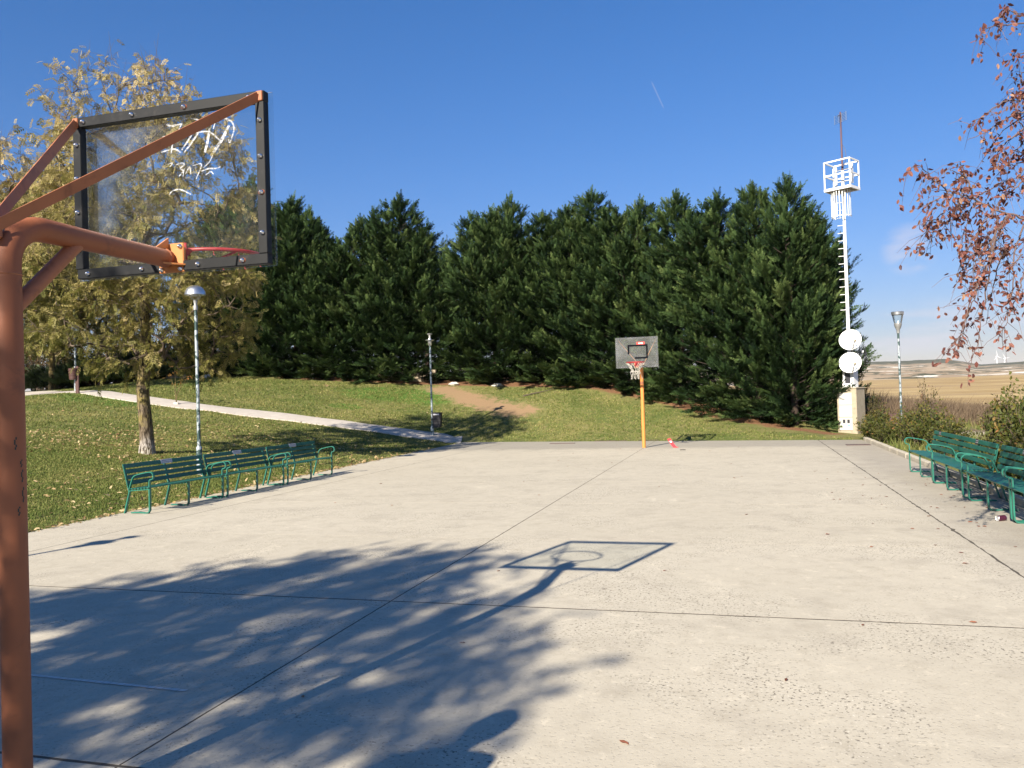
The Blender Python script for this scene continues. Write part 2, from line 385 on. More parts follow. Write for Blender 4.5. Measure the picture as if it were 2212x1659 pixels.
MT['lens_blue'] = paint('sticker_blue', (.20, .52, .75), .5, var=.2)
MT['tan_plastic'] = paint('feedhorn_cream', (.62, .46, .28), .5, var=.05)
MT['mast_red'] = paint('mast_brown', (.10, .045, .05), .5, var=.1)
MT['stone'] = paint('pale_stone', (.52, .49, .43), .9, var=.15, scale=8, bump=.4)
MT['wall'] = paint('old_concrete_wall', (.33, .27, .19), .95, var=.2, scale=3, dirt=(.17, .13, .09), dirt_amt=.5, dirt_scale=3, bump=.4)
MT['kerb'] = paint('kerb_concrete', (.45, .40, .31), .9, var=.15, scale=6, dirt=(.22, .18, .12), dirt_amt=.5, dirt_scale=9, bump=.3)
MT['path'] = paint('path_paving', (.47, .42, .36), .9, var=.12, scale=3.5, dirt=(.33, .28, .22), dirt_amt=.4, dirt_scale=5, bump=.3, coords='pos')
MT['joint'] = paint('joint_soil', (.075, .062, .045), 1.0, var=.3, scale=20, coords='pos')
MT['cover'] = paint('iron_cover', (.10, .065, .055), .75, var=.2, scale=14)
MT['car_white'] = paint('car_white', (.78, .79, .80), .25, var=.02)
MT['car_black'] = paint('car_black', (.02, .02, .022), .5, var=.1)
MT['tyre'] = paint('tyre', (.018, .018, .018), .85, var=.1)
MT['headlight'] = paint('headlight', (.55, .57, .60), .15, .3, var=.05)
MT['can_body'] = paint('can_dark', (.09, .02, .045), .35, .4, var=.2)
MT['can_end'] = paint('can_silver', (.75, .75, .74), .3, .8, var=.05)
MT['litter_red'] = paint('red_tape', (.66, .05, .06), .5, var=.1)
MT['turbine'] = paint('turbine_white', (.80, .81, .82), .5, var=.02)
MT['skin'] = paint('skin', (.50, .30, .21), .6, var=.06)
MT['hair'] = paint('hair', (.03, .02, .014), .7, var=.2, scale=40)
MT['jacket'] = paint('jacket_blue', (.035, .05, .09), .85, var=.15, scale=20)
MT['trousers'] = paint('trousers_grey', (.06, .06, .065), .9, var=.15, scale=20)
MT['shoe'] = paint('shoe', (.03, .028, .026), .6, var=.1)
def mat_glass(name, haze, tint=(.97, .985, .98), sc=3.2, base=.2):
    m, t, b, o = newmat(name); q = NT(t); v = q.objc()
    tr = q.n('ShaderNodeBsdfTransparent'); tr.inputs[0].default_value = (*tint, 1)
    gl = q.n('ShaderNodeBsdfGlossy'); gl.inputs['Roughness'].default_value = .06
    fr = q.n('ShaderNodeFresnel'); fr.inputs[0].default_value = 1.45
    m1 = q.n('ShaderNodeMixShader'); q.link(q.math('MULTIPLY', fr.outputs[0], .7), m1.inputs[0]); q.link(tr.outputs[0], m1.inputs[1]); q.link(gl.outputs[0], m1.inputs[2])
    df = q.n('ShaderNodeBsdfDiffuse'); df.inputs[0].default_value = (.75, .76, .76, 1)
    td = q.n('ShaderNodeBsdfTranslucent'); td.inputs[0].default_value = (.75, .76, .76, 1)
    ms = q.n('ShaderNodeMixShader'); q.link(df.outputs[0], ms.inputs[1]); q.link(td.outputs[0], ms.inputs[2])
    n1 = q.noise(sc, 6, .65, v, dist=.8); n2 = q.noise(26, 4, .7, v, mapscale=(.6, 1, 1.6), dist=1.0)
    f = q.math('MULTIPLY', q.smooth(n1, .42, .68), q.math('ADD', q.math('MULTIPLY', q.smooth(n2, .45, .7), .75), .25))
    f = q.math('ADD', q.math('MULTIPLY', f, haze), haze * base)
    m2 = q.n('ShaderNodeMixShader'); q.link(f, m2.inputs[0]); q.link(m1.outputs[0], m2.inputs[1]); q.link(ms.outputs[0], m2.inputs[2])
    q.link(m2.outputs[0], o.inputs['Surface']); return m
MT['acrylic'] = mat_glass('scratched_acrylic', .055, sc=2.4, base=.08)
MT['acrylic_far'] = mat_glass('hazy_acrylic', .16, sc=2.2, base=.55)
MT['lamp_glass'] = mat_glass('lamp_clear', .10)
MT['windscreen'] = paint('windscreen', (.02, .025, .03), .08, var=.05)

# ------------------------------------------------------------------ terrain
def sstep(x, a, b):
    t = np.clip((x - a) / (b - a), 0, 1); return t * t * (3 - 2 * t)
def vnoise(x, y, seed=0):
    """smooth value noise, vectorised"""
    xi = np.floor(x).astype(np.int64); yi = np.floor(y).astype(np.int64); fx = x - xi; fy = y - yi
    fx = fx * fx * (3 - 2 * fx); fy = fy * fy * (3 - 2 * fy)
    def h(a, b):
        n = (a * 374761393 + b * 668265263 + seed * 982451653) & 0x7fffffff
        n = ((n ^ (n >> 13)) * 1274126177) & 0x7fffffff
        return ((n ^ (n >> 16)) & 0xffff) / 65535.0
    return (h(xi, yi) * (1 - fx) + h(xi + 1, yi) * fx) * (1 - fy) + (h(xi, yi + 1) * (1 - fx) + h(xi + 1, yi + 1) * fx) * fy
def fbm(x, y, o=4, seed=0):
    s = 0; a = .5
    for i in range(o): s = s + a * vnoise(x * 2 ** i, y * 2 ** i, seed + i); a *= .5
    return s
def x_left(y): return -6.35 - .03 * y
def y_far(x): return 24.6 - .14 * x
XR = 6.25
HEDGE = [(440, 812, 42), (505, 812, 41.5), (640, 815, 40.8), (800, 820, 40.2), (1000, 826, 39.2), (1150, 828, 38.4), (1290, 832, 37), (1400, 850, 34.6), (1500, 876, 32.4), (1650, 912, 29.3), (1800, 940, 26.7)]
cp = [at(*q) for q in [(320, 982, 20.0), (52, 953, 20), (52, 905, 26), (165, 848, 32), (60, 858, 34), (800, 925, 30), (600, 900, 30.5), (400, 877, 31), (250, 858, 31.6), (55, 848, 55), (200, 838, 45), (380, 815, 42)] + HEDGE]
cp += [np.array([x_left(y), y, 0.0]) for y in np.arange(-9, 26, 2.5)]
cp += [np.array([x, y_far(x), 0.0]) for x in np.arange(-7, 7, 2.0)]
cp += [np.array([XR + .3, y, 0.0]) for y in np.arange(-9, 25, 3.0)]
cp += [np.array(q, float) for q in [(-8.5, 12.5, .12), (9, 26, -.1), (10, 20, -.1), (10, 12, -.1), (14, 27, -.25), (20, 30, -.5), (15, 10, -.3), (25, 20, -.6), (22, 42, -.9), (8, 33, .3), (10, 45, .2), (0, 42, 2.0), (-10, 48, 2.6), (-30, 50, 3.0), (-15, -6, .9), (-25, 5, 1.6), (-12, -14, .4), (0, -14, 0), (10, -12, -.1), (20, -10, -.4), (-20, -25, .5), (10, -30, 0)]]
cp = np.array(cp)
def tps_fit(C, z, lam=.02):
    d = np.linalg.norm(C[:, None] - C[None], axis=2); K = np.where(d > 0, d * d * np.log(d + 1e-9), 0) + np.eye(len(C)) * lam
    P = np.c_[np.ones(len(C)), C]; A = np.block([[K, P], [P.T, np.zeros((3, 3))]])
    return np.linalg.solve(A, np.r_[z, 0, 0, 0])
_C = cp[:, :2] / 10.0; _W = tps_fit(_C, cp[:, 2])
CF2 = unit(CF[:2]); CR2 = np.array([CF2[1], -CF2[0]])
def terrain(x, y):
    x = np.asarray(x, float); y = np.asarray(y, float); sh = x.shape; x = x.ravel(); y = y.ravel(); z = np.zeros(len(x))
    r = np.hypot(x + 3, y - 18)
    near = r < 90
    if near.any():
        q = np.c_[x[near], y[near]] / 10; zz = np.zeros(len(q))
        for i0 in range(0, len(q), 20000):
            qq = q[i0:i0 + 20000]; d = np.linalg.norm(qq[:, None] - _C[None], axis=2)
            zz[i0:i0 + 20000] = (np.where(d > 0, d * d * np.log(d + 1e-9), 0)) @ _W[:-3] + _W[-3] + qq @ _W[-2:]
        z[near] = np.clip(zz, -1.6, 4.0)
    dx = x - CAM[0]; dy = y - CAM[1]; dist = np.hypot(dx, dy); az = np.degrees(np.arctan2(dx * CR2[0] + dy * CR2[1], dx * CF2[0] + dy * CF2[1]))
    right = np.interp(dist, [0, 30, 60, 130, 350, 700, 2000, 9000], [0, -.3, -.9, -1.7, -.4, 5.6, 9, 12])
    left = np.interp(dist, [0, 60, 200, 700, 2000, 9000], [2.9, 2.9, 2.0, 3.0, 9, 12])
    behind = sstep(np.abs(az), 80, 120)
    s = sstep(az, 10, 24); zf = left * (1 - s) + right * s; zf = zf * (1 - behind) + np.interp(dist, [0, 60, 2000], [0, 0, 5]) * behind
    zf = zf + (fbm(x / 60, y / 60, 3, 5) - .45) * np.clip((dist - 60) / 300, 0, 1) * 3.0
    k = sstep(r, 42, 75); z = z * (1 - k) + zf * k
    z = z + (fbm(x * .55, y * .55, 3, 9) - .45) * .10 * sstep(r, 0, 10)
    # flat beneath the court
    m = np.maximum.reduce([x_left(y) - x, x - XR - .2, y - y_far(x), -9.4 - y]) # >0 outside
    k2 = sstep(m, -.05, .9); z = z * k2 + (-.02) * (1 - k2)
    z = np.where(m < -.08, -.10, z)
    return z.reshape(sh)
def tz(x, y): return float(terrain(np.array([x]), np.array([y]))[0])
def axis_grid(lo, hi, step, far):
    a = list(np.arange(lo, hi + 1e-6, step)); s = step; p = hi
    up = []
    while p < far: s *= 1.13; p += s; up.append(p)
    s = step; p = lo; dn = []
    while p > -far: s *= 1.13; p -= s; dn.append(p)
    return np.array(dn[::-1] + a + up)
gx = axis_grid(-34, 24, .27, 9000); gy = axis_grid(-12, 52, .27, 9000)
GX, GY = np.meshgrid(gx, gy); GZ = terrain(GX, GY)
nx_, ny_ = len(gx), len(gy)
idx = np.arange(nx_ * ny_).reshape(ny_, nx_)
GFc = np.stack([idx[:-1, :-1], idx[:-1, 1:], idx[1:, 1:], idx[1:, :-1]], -1).reshape(-1, 4)
me = np_mesh('ground', np.stack([GX, GY, GZ], -1).reshape(-1, 3), GFc, smooth=True)
def seg_dist(X, Y, pts):
    d = np.full(X.shape, 1e9)
    for a, b in zip(pts[:-1], pts[1:]):
        a = np.array(a[:2]); b = np.array(b[:2]); ab = b - a; L = ab @ ab + 1e-9
        t = np.clip(((X - a[0]) * ab[0] + (Y - a[1]) * ab[1]) / L, 0, 1)
        d = np.minimum(d, np.hypot(X - a[0] - t * ab[0], Y - a[1] - t * ab[1]))
    return d
hedge_w = [at(*q) for q in HEDGE]
dXc = GX - CAM[0]; dYc = GY - CAM[1]; DEP = dXc * CF2[0] + dYc * CF2[1]; AZ = np.degrees(np.arctan2(dXc * CR2[0] + dYc * CR2[1], DEP))
A_lit = 1.0 - seg_dist(GX, GY, hedge_w[2:]) / 1.75 - .30 * sstep(GX, 1.5, 4.5)
dl = [at(*q) for q in [(955, 834, 37.5), (1000, 846, 36), (1060, 862, 34.6), (1120, 876, 33.4)]]
A_dirt = .92 - seg_dist(GX, GY, dl) / 1.75
dl2 = [at(*q) for q in [(700, 834, 38), (720, 836, 38)]]; A_dirt = np.maximum(A_dirt, .8 - seg_dist(GX, GY, dl2) / 1.4)
ll = [at(*q) for q in [(800, 848, 36.5), (930, 850, 36)]]
A_lush = 1.0 - seg_dist(GX, GY, ll) / 2.6
ll = [at(*q) for q in [(165, 855, 31.5), (260, 868, 30.5)]]; A_lush = np.maximum(A_lush, .85 - seg_dist(GX, GY, ll) / 2.6)
ll = [at(*q) for q in [(735, 866, 33.6), (760, 868, 33.5)]]; A_lush = np.maximum(A_lush, .75 - seg_dist(GX, GY, ll) / 1.8)
offc = np.maximum.reduce([GX - XR, -GX + 200])  # unused helper for clarity
rightside = sstep(AZ, 15, 19) * (DEP > 0)
dist_c = np.hypot(dXc, dYc)
A_field = rightside * sstep(dist_c, 48, 62)
A_field = np.maximum(A_field, sstep(dist_c, 75, 100))
A_weed = rightside * sstep(dist_c, 30, 34) * sstep(-dist_c, -66, -50) + .55 * sstep(GX, 7.0, 8.0) * sstep(-dist_c, -38, -30) * (AZ > 8)
A_weed = np.maximum(A_weed, .9 * sstep(-AZ, 19, 24) * sstep(DEP, 42, 46) * sstep(-dist_c, -110, -80))
gvp = [at(*q) for q in [(2085, 936, 26.5), (2190, 925, 27)]]
A_grav = 1.05 - seg_dist(GX, GY, gvp) / 2.3
for nm, arr in (('litter', A_lit), ('dirt', A_dirt), ('lush', A_lush), ('field', A_field), ('weedy', A_weed), ('gravel', A_grav)):
    a = me.attributes.new(nm, 'FLOAT', 'POINT'); a.data.foreach_set('value', np.clip(arr, 0, 1).astype(np.float32).ravel())
ground = tag(obj('ground', me, MT['ground']), kind='structure')

# hills beyond the plain
HZ = [(-400, 38), (600, 42), (1500, 48), (1860, 52), (1960, 51), (2040, 53), (2085, 46), (2115, 38), (2160, 40), (2230, 43), (2600, 38), (4200, 32)]
hr = np.concatenate([np.linspace(1500, 3600, 70), np.linspace(3680, 5200, 14)]); hu = np.linspace(-1600, 5200, 520)
HU, HR = np.meshgrid(hu, hr)
vx = CF2[0] + CR2[0] * (HU - 1106) / FPX; vy = CF2[1] + CR2[1] * (HU - 1106) / FPX
HX = CAM[0] + vx * HR; HY = CAM[1] + vy * HR
ridge = np.interp(HU, [a for a, _ in HZ], [b for _, b in HZ]) * 3500 / FPX
prof = .10 + .30 * sstep(HR, 1550, 2100) + .22 * sstep(HR, 2200, 2900) + .38 * sstep(HR, 2750, 3450)
hz = terrain(HX, HY) * .2 + ridge * prof * (.9 + .2 * fbm(HX / 240, HY / 240, 4, 3)) + (fbm(HX / 90, HY / 90, 3, 8) - .5) * 5 - 4 - (HR < 1510) * 30
hidx = np.arange(HU.size).reshape(HU.shape)
HF = np.stack([hidx[:-1, :-1], hidx[:-1, 1:], hidx[1:, 1:], hidx[1:, :-1]], -1).reshape(-1, 4)
hm = np_mesh('hills', np.stack([HX, HY, hz], -1).reshape(-1, 3), HF, tint=np.clip((HR - 1500) / 2000, 0, 1).ravel(), smooth=True)
m, t, b, o = newmat('hills'); q = NT(t)
n1 = q.noise(.004, 6, .6); n2 = q.noise(.012, 5, .65); n3 = q.noise(.05, 4, .7); tt = q.attr('tint')
c = q.mix(q.smooth(n1, .42, .58), (.30, .21, .13), (.40, .30, .20))
vor = q.voro(.0032); c = q.mix(.45, c, q.mix(q.noise(1.0, 1, .5, vor.outputs['Position'], mapscale=(.01, .01, .01)), (.20, .155, .10), (.46, .37, .26)))
c = q.mix(q.math('MULTIPLY', q.smooth(n2, .52, .57), .9), c, (.042, .052, .026))
top = q.smooth(q.math('ADD', tt, q.math('MULTIPLY', q.math('SUBTRACT', n1, .5), .9)), .70, .84)
c = q.mix(q.math('MULTIPLY', top, .92), c, q.mix(n3, (.035, .045, .026), (.075, .078, .042)))
wh = q.math('MULTIPLY', q.smooth(q.noise(.009, 5, .6, mapscale=(1, 1, .2)), .585, .62), q.smooth(tt, .85, .5)); c = q.mix(wh, c, (.70, .64, .54))
q.link(c, b.inputs['Base Color']); b.inputs['Roughness'].default_value = 1; b.inputs['Specular IOR Level'].default_value = 0
tag(obj('hills', hm, m), kind='structure')

# ------------------------------------------------------------------ court slabs
court = MB()
court.add([(x_left(-9) + .05, -9.3, -.0008), (XR - .02, -9.3, -.0008), (XR - .02, y_far(XR) - .05, -.0008), (x_left(25) + .05, y_far(-7) - .05, -.0008)], [(0, 1, 2, 3)])
court = tag(court.build('court', MT['joint']), kind='structure')
rows = [-9.3, -6.3, -3.0, .53, 3.53, 6.4, 9.4, 12.4, 15.4, 18.4, 21.45, 99]
def slab(poly_fn, seed, rough):
    """poly_fn -> 4 corners ccw; rough = chip size of the four edges (s, e, n, w)"""
    r = np.random.default_rng(seed); C4 = [np.array(q, float) for q in poly_fn]; ring = []; nrm = []
    ctr = sum(C4) / 4
    for k in range(4):
        a, bq = C4[k], C4[(k + 1) % 4]; L = np.linalg.norm(bq - a); n = max(2, int(L / .09))
        e = (bq - a) / L; inn = np.array([-e[1], e[0]])
        chips = np.abs(r.normal(0, 1, n)) * rough[k]; chips += np.where(r.random(n) < .07, r.random(n) * rough[k] * 3.0, 0)
        for i in range(n): ring.append((a + (bq - a) * i / n, inn, chips[i] if i else rough[k]))
    n = len(ring); V = []
    for p, inn, cch in ring: V.append((p[0], p[1], -.06))
    for p, inn, cch in ring: q = p + inn * cch * .45; V.append((q[0], q[1], -.0004))
    for p, inn, cch in ring: q = p + inn * (cch * .55 + .001); V.append((q[0], q[1], 0.0))
    F = [(k * n + i, k * n + (i + 1) % n, k * n + n + (i + 1) % n, k * n + n + i) for k in range(2) for i in range(n)] + [tuple(range(2 * n, 3 * n))]
    mb = MB(); mb.add(V, F); return mb
G = .0055
sd = 0
for j in range(len(rows) - 1):
    gj = lambda v: .010 if v in (.53, 3.53) else .0022
    y0, y1 = rows[j] + gj(rows[j]), rows[j + 1] - gj(rows[j + 1])
    for i in range(4):
        sd += 1
        def xl(y, i=i): return [x_left(y), -5.25, 0.0, 5.02][i] + (0 if i == 0 else G)
        def xr(y, i=i): return [-5.25, 0.0, 5.02, XR][i] - (0 if i == 3 else G)
        xm0, xm1 = xl(y0), xr(y0)
        if j == len(rows) - 2:
            P = [(xl(y0), y0), (xr(y0), y0), (xr(23), y_far(xr(23))), (xl(25), y_far(xl(25)))]
        else: P = [(xl(y0), y0), (xr(y0), y0), (xr(y1), y1), (xl(y1), y1)]
        ro = .0010 if j >= 3 else .006
        we = {0: .012, 1: .006, 2: .003, 3: .018}[i]; ee = {0: .006, 1: .003, 2: .014, 3: .008}[i]
        nth = ro if rows[j + 1] not in (.53, 3.53) else .0045
        sth = ro if rows[j] not in (.53, 3.53) else .0045
        slab(P, sd, (sth, ee, nth, we)).build('slab', MT['concrete'], court)
# kerb stones on the right side of the court
kerb = tag(thing('kerb', None, None), kind='structure')
y = -8.9
while y < 23.2:
    L = min(1.0, 23.55 - y); MB().box((XR + .075 + random.uniform(-.006, .006), y + L / 2, -.02 + random.uniform(-.006, .006)), (.12, L - .012, .22), bev=.012).build('kerb_stone', MT['kerb'], kerb); y += 1.0
# faded white line on the near slab
mb = MB(); r = np.random.default_rng(3)
for k in range(26):
    x0 = -1.75 + k * .055; x1 = x0 + .05; yy = 1.475 - .055 * k / 26; wdt = .013 + .006 * r.random()
    mb.add([(x0, yy - wdt, .004), (x1, yy - wdt * .9, .004), (x1, yy + wdt, .004), (x0, yy + wdt * .8, .004)], [(0, 1, 2, 3)])
tag(mb.build('painted_line', paint('worn_line', (.55, .53, .49), .9, var=.15, scale=20)), kind='structure')
# footpath climbing the lawn
PATH = [(1002, 953, 29.9), (935, 945, 29.9), (800, 927, 30.0), (600, 902, 30.5), (400, 878, 31.0), (250, 859, 31.8), (150, 853, 33.5), (40, 853, 37), (-120, 850, 42)]
pp = np.array([at(*q)[:2] for q in PATH]); ts = np.linspace(0, len(pp) - 1, 120)
px_ = np.interp(ts, range(len(pp)), pp[:, 0]); py_ = np.interp(ts, range(len(pp)), pp[:, 1])
ker = np.ones(9) / 9; px_ = np.convolve(np.pad(px_, 4, 'edge'), ker, 'valid'); py_ = np.convolve(np.pad(py_, 4, 'edge'), ker, 'valid')
tx = np.gradient(px_); ty = np.gradient(py_); ln = np.hypot(tx, ty); nxp, nyp = -ty / ln, tx / ln
pw = np.interp(ts, [0, 6, 7, 8], [.62, .62, 1.4, 2.2])
V = []
for k in range(5):
    f = (k - 2) / 2 * pw; V.append(np.stack([px_ + nxp * f, py_ + nyp * f, terrain(px_ + nxp * f, py_ + nyp * f) + (.05 if 0 < k < 4 else .03)], -1))
n = len(px_); V.append(V[4] - [0, 0, .2]); V.insert(0, V[0] - [0, 0, .2])
F = [(k * n + i, k * n + i + 1, k * n + n + i + 1, k * n + n + i) for k in range(6) for i in range(n - 1)]
PATH_XY = np.c_[px_, py_]
mb = MB(); mb.add(np.vstack(V), F, True); tag(mb.build('path', MT['path'], sharp=.5), kind='structure')

# ------------------------------------------------------------------ basketball hoops
GRAF = [[(-0.027, 3.111), (0.011, 3.1), (0.072, 3.103)], [(0.068, 3.104), (0.026, 3.035), (0.009, 3.002), (-0.001, 2.955)], [(-0.051, 3.051), (0.002, 3.044)], [(-0.062, 2.97), (-0.0, 2.979), (0.032, 2.973), (0.057, 2.955)], [(0.085, 3.124), (0.117, 3.127), (0.164, 3.114), (0.18, 3.102)], [(0.147, 3.075), (0.114, 3.024), (0.064, 2.968)], [(0.179, 3.064), (0.146, 3.021), (0.08, 2.953)], [(0.234, 3.058), (0.22, 2.991), (0.203, 2.939)], [(0.146, 3.048), (0.21, 3.047), (0.241, 3.037), (0.279, 3.005), (0.302, 2.982)], [(0.257, 3.055), (0.274, 3.09), (0.321, 3.101), (0.367, 3.076), (0.377, 3.034), (0.353, 2.976), (0.345, 2.99)], [(0.351, 3.064), (0.311, 3.001), (0.254, 2.933)], [(0.249, 2.92), (0.229, 2.888), (0.193, 2.862)], [(-0.023, 2.902), (0.006, 2.906), (-0.011, 2.887)], [(0.03, 2.896), (0.062, 2.9), (0.078, 2.891), (0.053, 2.873), (0.069, 2.858), (0.044, 2.833)], [(0.077, 2.871), (0.068, 2.83)], [(0.084, 2.842), (0.109, 2.874), (0.116, 2.836)], [(0.126, 2.879), (0.181, 2.88), (0.147, 2.808)], [(0.18, 2.846), (0.228, 2.854), (0.267, 2.85), (0.295, 2.857)], [(0.203, 2.823), (0.235, 2.837), (0.252, 2.821)], [(-0.019, 2.743), (0.002, 2.761), (0.05, 2.763), (0.113, 2.733)]]
GW = [.008, .007, .006, .007, .006, .008, .008, .013, .007, .007, .015, .004, .004, .006, .005, .005, .005, .006, .005, .006]
ZB, ZT, BW = 2.33, 3.20, .60
def smooth_poly(pts, n=8):
    P = [np.array(q, float) for q in pts]; P = [2 * P[0] - P[1]] + P + [2 * P[-1] - P[-2]]; o = []
    for i in range(1, len(P) - 2):
        for t in np.linspace(0, 1, n, endpoint=False):
            a, b, c, d = P[i - 1], P[i], P[i + 1], P[i + 2]
            o.append(.5 * (2 * b + (c - a) * t + (2 * a - 5 * b + 4 * c - d) * t * t + (3 * b - a - 3 * c + d) * t ** 3))
    o.append(P[-2]); return np.array(o)
def make_hoop(loc, rz, label, far):
    h = thing('basketball_hoop', label, 'basketball hoop', loc, rz, 'basketball hoops at either end of the court')
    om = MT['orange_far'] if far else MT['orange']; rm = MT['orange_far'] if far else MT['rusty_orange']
    arc = [(0, .17 - .17 * math.cos(a), 2.235 + .165 * math.sin(a)) for a in np.linspace(0, PI / 2, 9)]
    pts = [(0, 0, -.05), (0, 0, .8), (0, 0, 1.6)] + arc + [(0, .5, 2.40), (0, .945, 2.40)]
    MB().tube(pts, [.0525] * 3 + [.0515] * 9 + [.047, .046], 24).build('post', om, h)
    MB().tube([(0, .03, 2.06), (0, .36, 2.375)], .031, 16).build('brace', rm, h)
    MB().box((0, -.062, 2.355), (.034, .07, .055), bev=.006).build('clamp_lug', rm, h)
    for sx in (-1, 1):
        a = np.array([.012 * sx, -.07, 2.365]); bb = np.array([.555 * sx, .945, 3.165])
        MB().bar([a, bb], np.array([0, -.031, .040]) * .9, .006).build('tie_bar', rm, h)
        tip = MB().box((.56 * sx, .948, 3.168), (.035, .012, .05), bev=.003); tip.build('tie_bracket', rm, h)
    for P_, rr_, ax in (((0, 0, 2.19), .0535, (0, 0, 1)), ((0, .215, 2.40), .050, (0, 1, 0)), ((0, .92, 2.40), .049, (0, 1, 0))):
        ax = np.array(ax, float); MB().tube([np.array(P_) - ax * .006, np.array(P_), np.array(P_) + ax * .006], [rr_ - .003, rr_ + .001, rr_ - .003], 20, caps=False).build('weld_bead', rm, h)
    # black square-tube frame
    y0 = .972
    f = MT['black_frame']
    for zz, nm in ((ZB + .03, 'lower'), (ZT - .03, 'upper')):
        if nm == 'upper': MB().box((0, y0, zz), (1.166, .044, .052), bev=.003).build('frame_bar', f, h)
        else:
            for s in (-1, 1): MB().box((s * .3125 + .006, y0, zz), (.529, .044, .052), bev=.003).build('frame_bar', f, h)
    for s in (-1, 1): MB().box((s * .557, y0, (ZB + ZT) / 2), (.050, .0435, ZT - ZB - .113), bev=.003).build('frame_bar', f, h)
    MB().box((0, 1.003, (ZB + ZT) / 2), (2 * BW, .012, ZT - ZB), bev=.002).build('backboard', MT['acrylic_far'] if far else MT['acrylic'], h)
    bz = [ZB + .16, ZB + .36, ZB + .54, ZB + .72]
    spots = [(s * .557, z) for s in (-1, 1) for z in bz] + [(x, ZT - .03) for x in (-.51, -.2, .12, .5)] + [(x, ZB + .03) for x in (-.5, -.16, .18, .44)]
    bm = MB().lathe([(0, -.016), (.007, -.014), (.009, -.008), (.012, -.006), (.013, 0), (.013, .002)], 8, m=((1, 0, 0), (0, 0, 1), (0, 1, 0))).mesh('bolt')
    rmk = MB().lathe([(0, 0), (.018, 0), (.018, .0006)], 9, m=((1.1, 0, 0), (0, 0, 1), (0, .75, 0))).mesh('rust_ring')
    for k, (x, z) in enumerate(spots):
        if far: bo = obj('bolt', bm, MT['chrome'], h, (x, 1.0105, z)); bo.rotation_euler = (0, 0, PI)
        else:
            bo = obj('bolt', bm, MT['chrome'], h, (x, y0 - .024, z))
            if k % 5 == 0: obj('rust_ring', rmk, MT['rust'], bo, (0, .0012, 0))
    # orange mounting plate with gussets, and its bolts
    mp = MB().box((.02, .955, 2.402), (.15, .012, .15), bev=.004)
    mp.prism([(0, 0), (.06, 0), (0, .09)], (.0, .949, 2.447), (0, 0, 1), (0, -1, 0), (1, 0, 0), .008)
    mp.prism([(0, 0), (.06, 0), (0, .09)], (.046, .949, 2.36), (1, 0, 0), (0, -1, 0), (0, 0, 1), .008)
    mp.box((.02, .98, 2.402), (.10, .04, .12)); mpo = mp.build('mounting_plate', MT['orange_plate'], h)
    for x in (-.037, .077):
        for z in (2.345, 2.459): obj('plate_bolt', bm, MT['chrome'], mpo, (x, .947, z))
    # rim
    R0 = .250; cy = 1.012 + .11 + R0; zr = 2.475
    rg = MB(); th = np.linspace(0, 2 * PI, 41)[:-1]
    ring = [(R0 * math.cos(a), cy + R0 * math.sin(a), zr) for a in th]
    V = []; n = 8
    for a in th:
        er = np.array([math.cos(a), math.sin(a), 0]); ez = np.array([0, 0, 1]); c0 = np.array([0, cy, zr]) + er * R0
        V += [c0 + .0105 * (er * math.cos(p) + ez * math.sin(p)) for p in np.arange(n) * 2 * PI / n]
    rg.add(V, [(i * n + j, i * n + (j + 1) % n, ((i + 1) % 40) * n + (j + 1) % n, ((i + 1) % 40) * n + j) for i in range(40) for j in range(n)], True)
    rim = rg.build('rim', MT['red'], h)
    br = MB().box((0, 1.016, zr - .045), (.13, .012, .12), bev=.003).prism([(0, 0), (.115, 0), (0, -.085)], (-.02, 1.02, zr), (0, 1, 0), (0, 0, 1), (1, 0, 0), .04)
    br.build('rim_bracket', MT['red'], rim)
    for s in (-1, 1): MB().tube([(s * .05, 1.02, zr - .085), (s * .13, 1.2, zr - .045), (s * R0 * .83, cy - R0 * .56, zr - .008)], .007, 8).build('rim_strut', MT['red'], rim)
    hkm = MB().tube([(0, 0, 0), (0, 0, -.018), (.008, 0, -.022)], .0025, 5).mesh('net_hook')
    for a in np.linspace(0, 2 * PI, 13)[:-1]: obj('net_hook', hkm, MT['red'], rim, (R0 * math.cos(a), cy + R0 * math.sin(a), zr - .011))
    if not far:
        g = MB()
        for s, wd in zip(GRAF, GW):
            P = smooth_poly(s); P3 = [(q[0], .9958, q[1]) for q in P]; P = np.array(P3); T = np.gradient(P, axis=0); T /= np.linalg.norm(T, axis=1)[:, None] + 1e-9
            N = np.stack([-T[:, 2], 0 * T[:, 0], T[:, 0]], 1); k = len(P); ww = wd * .60 * (.55 + .45 * np.sin(np.linspace(.3, 2.6, k)))[:, None]
            g.add(np.vstack([P - N * ww, P + N * ww]), [(i, i + 1, k + i + 1, k + i) for i in range(k - 1)])
        g.build('marker_scrawl', MT['white_marker_thin'], h)
        # bare rusty and dark green scars on the post and arm
        for (a, z0, l, mm) in ((-.5, 1.49, .05, 'tapeblack'), (-.35, 1.23, .035, 'tapeblack'), (-.1, 1.42, .03, 'tapeblack'), (-.05, 1.36, .05, 'tapeblack'), (0.0, 1.28, .06, 'tapeblack')):
            sc_ = MB(); zz = np.linspace(z0, z0 + l, 6)
            for i in range(5):
                a0 = a + .06 * math.sin(i * 1.9); c_, s_ = math.cos(a0), math.sin(a0); c2, s2 = math.cos(a0 + .10), math.sin(a0 + .10); rr = .0532
                sc_.add([(rr * c_, rr * s_, zz[i]), (rr * c2, rr * s2, zz[i]), (rr * c2, rr * s2, zz[i + 1]), (rr * c_, rr * s_, zz[i + 1])], [(0, 1, 2, 3)])
            sc_.build('paint_mark', MT['ink_green'], h)
    else:
        # tape rectangle with its lower left part missing, sticker, torn net
        tp = MB(); y1 = 1.0098; x0, x1, z0, z1, tw = -.255, .31, ZB + .255, ZB + .655, .046
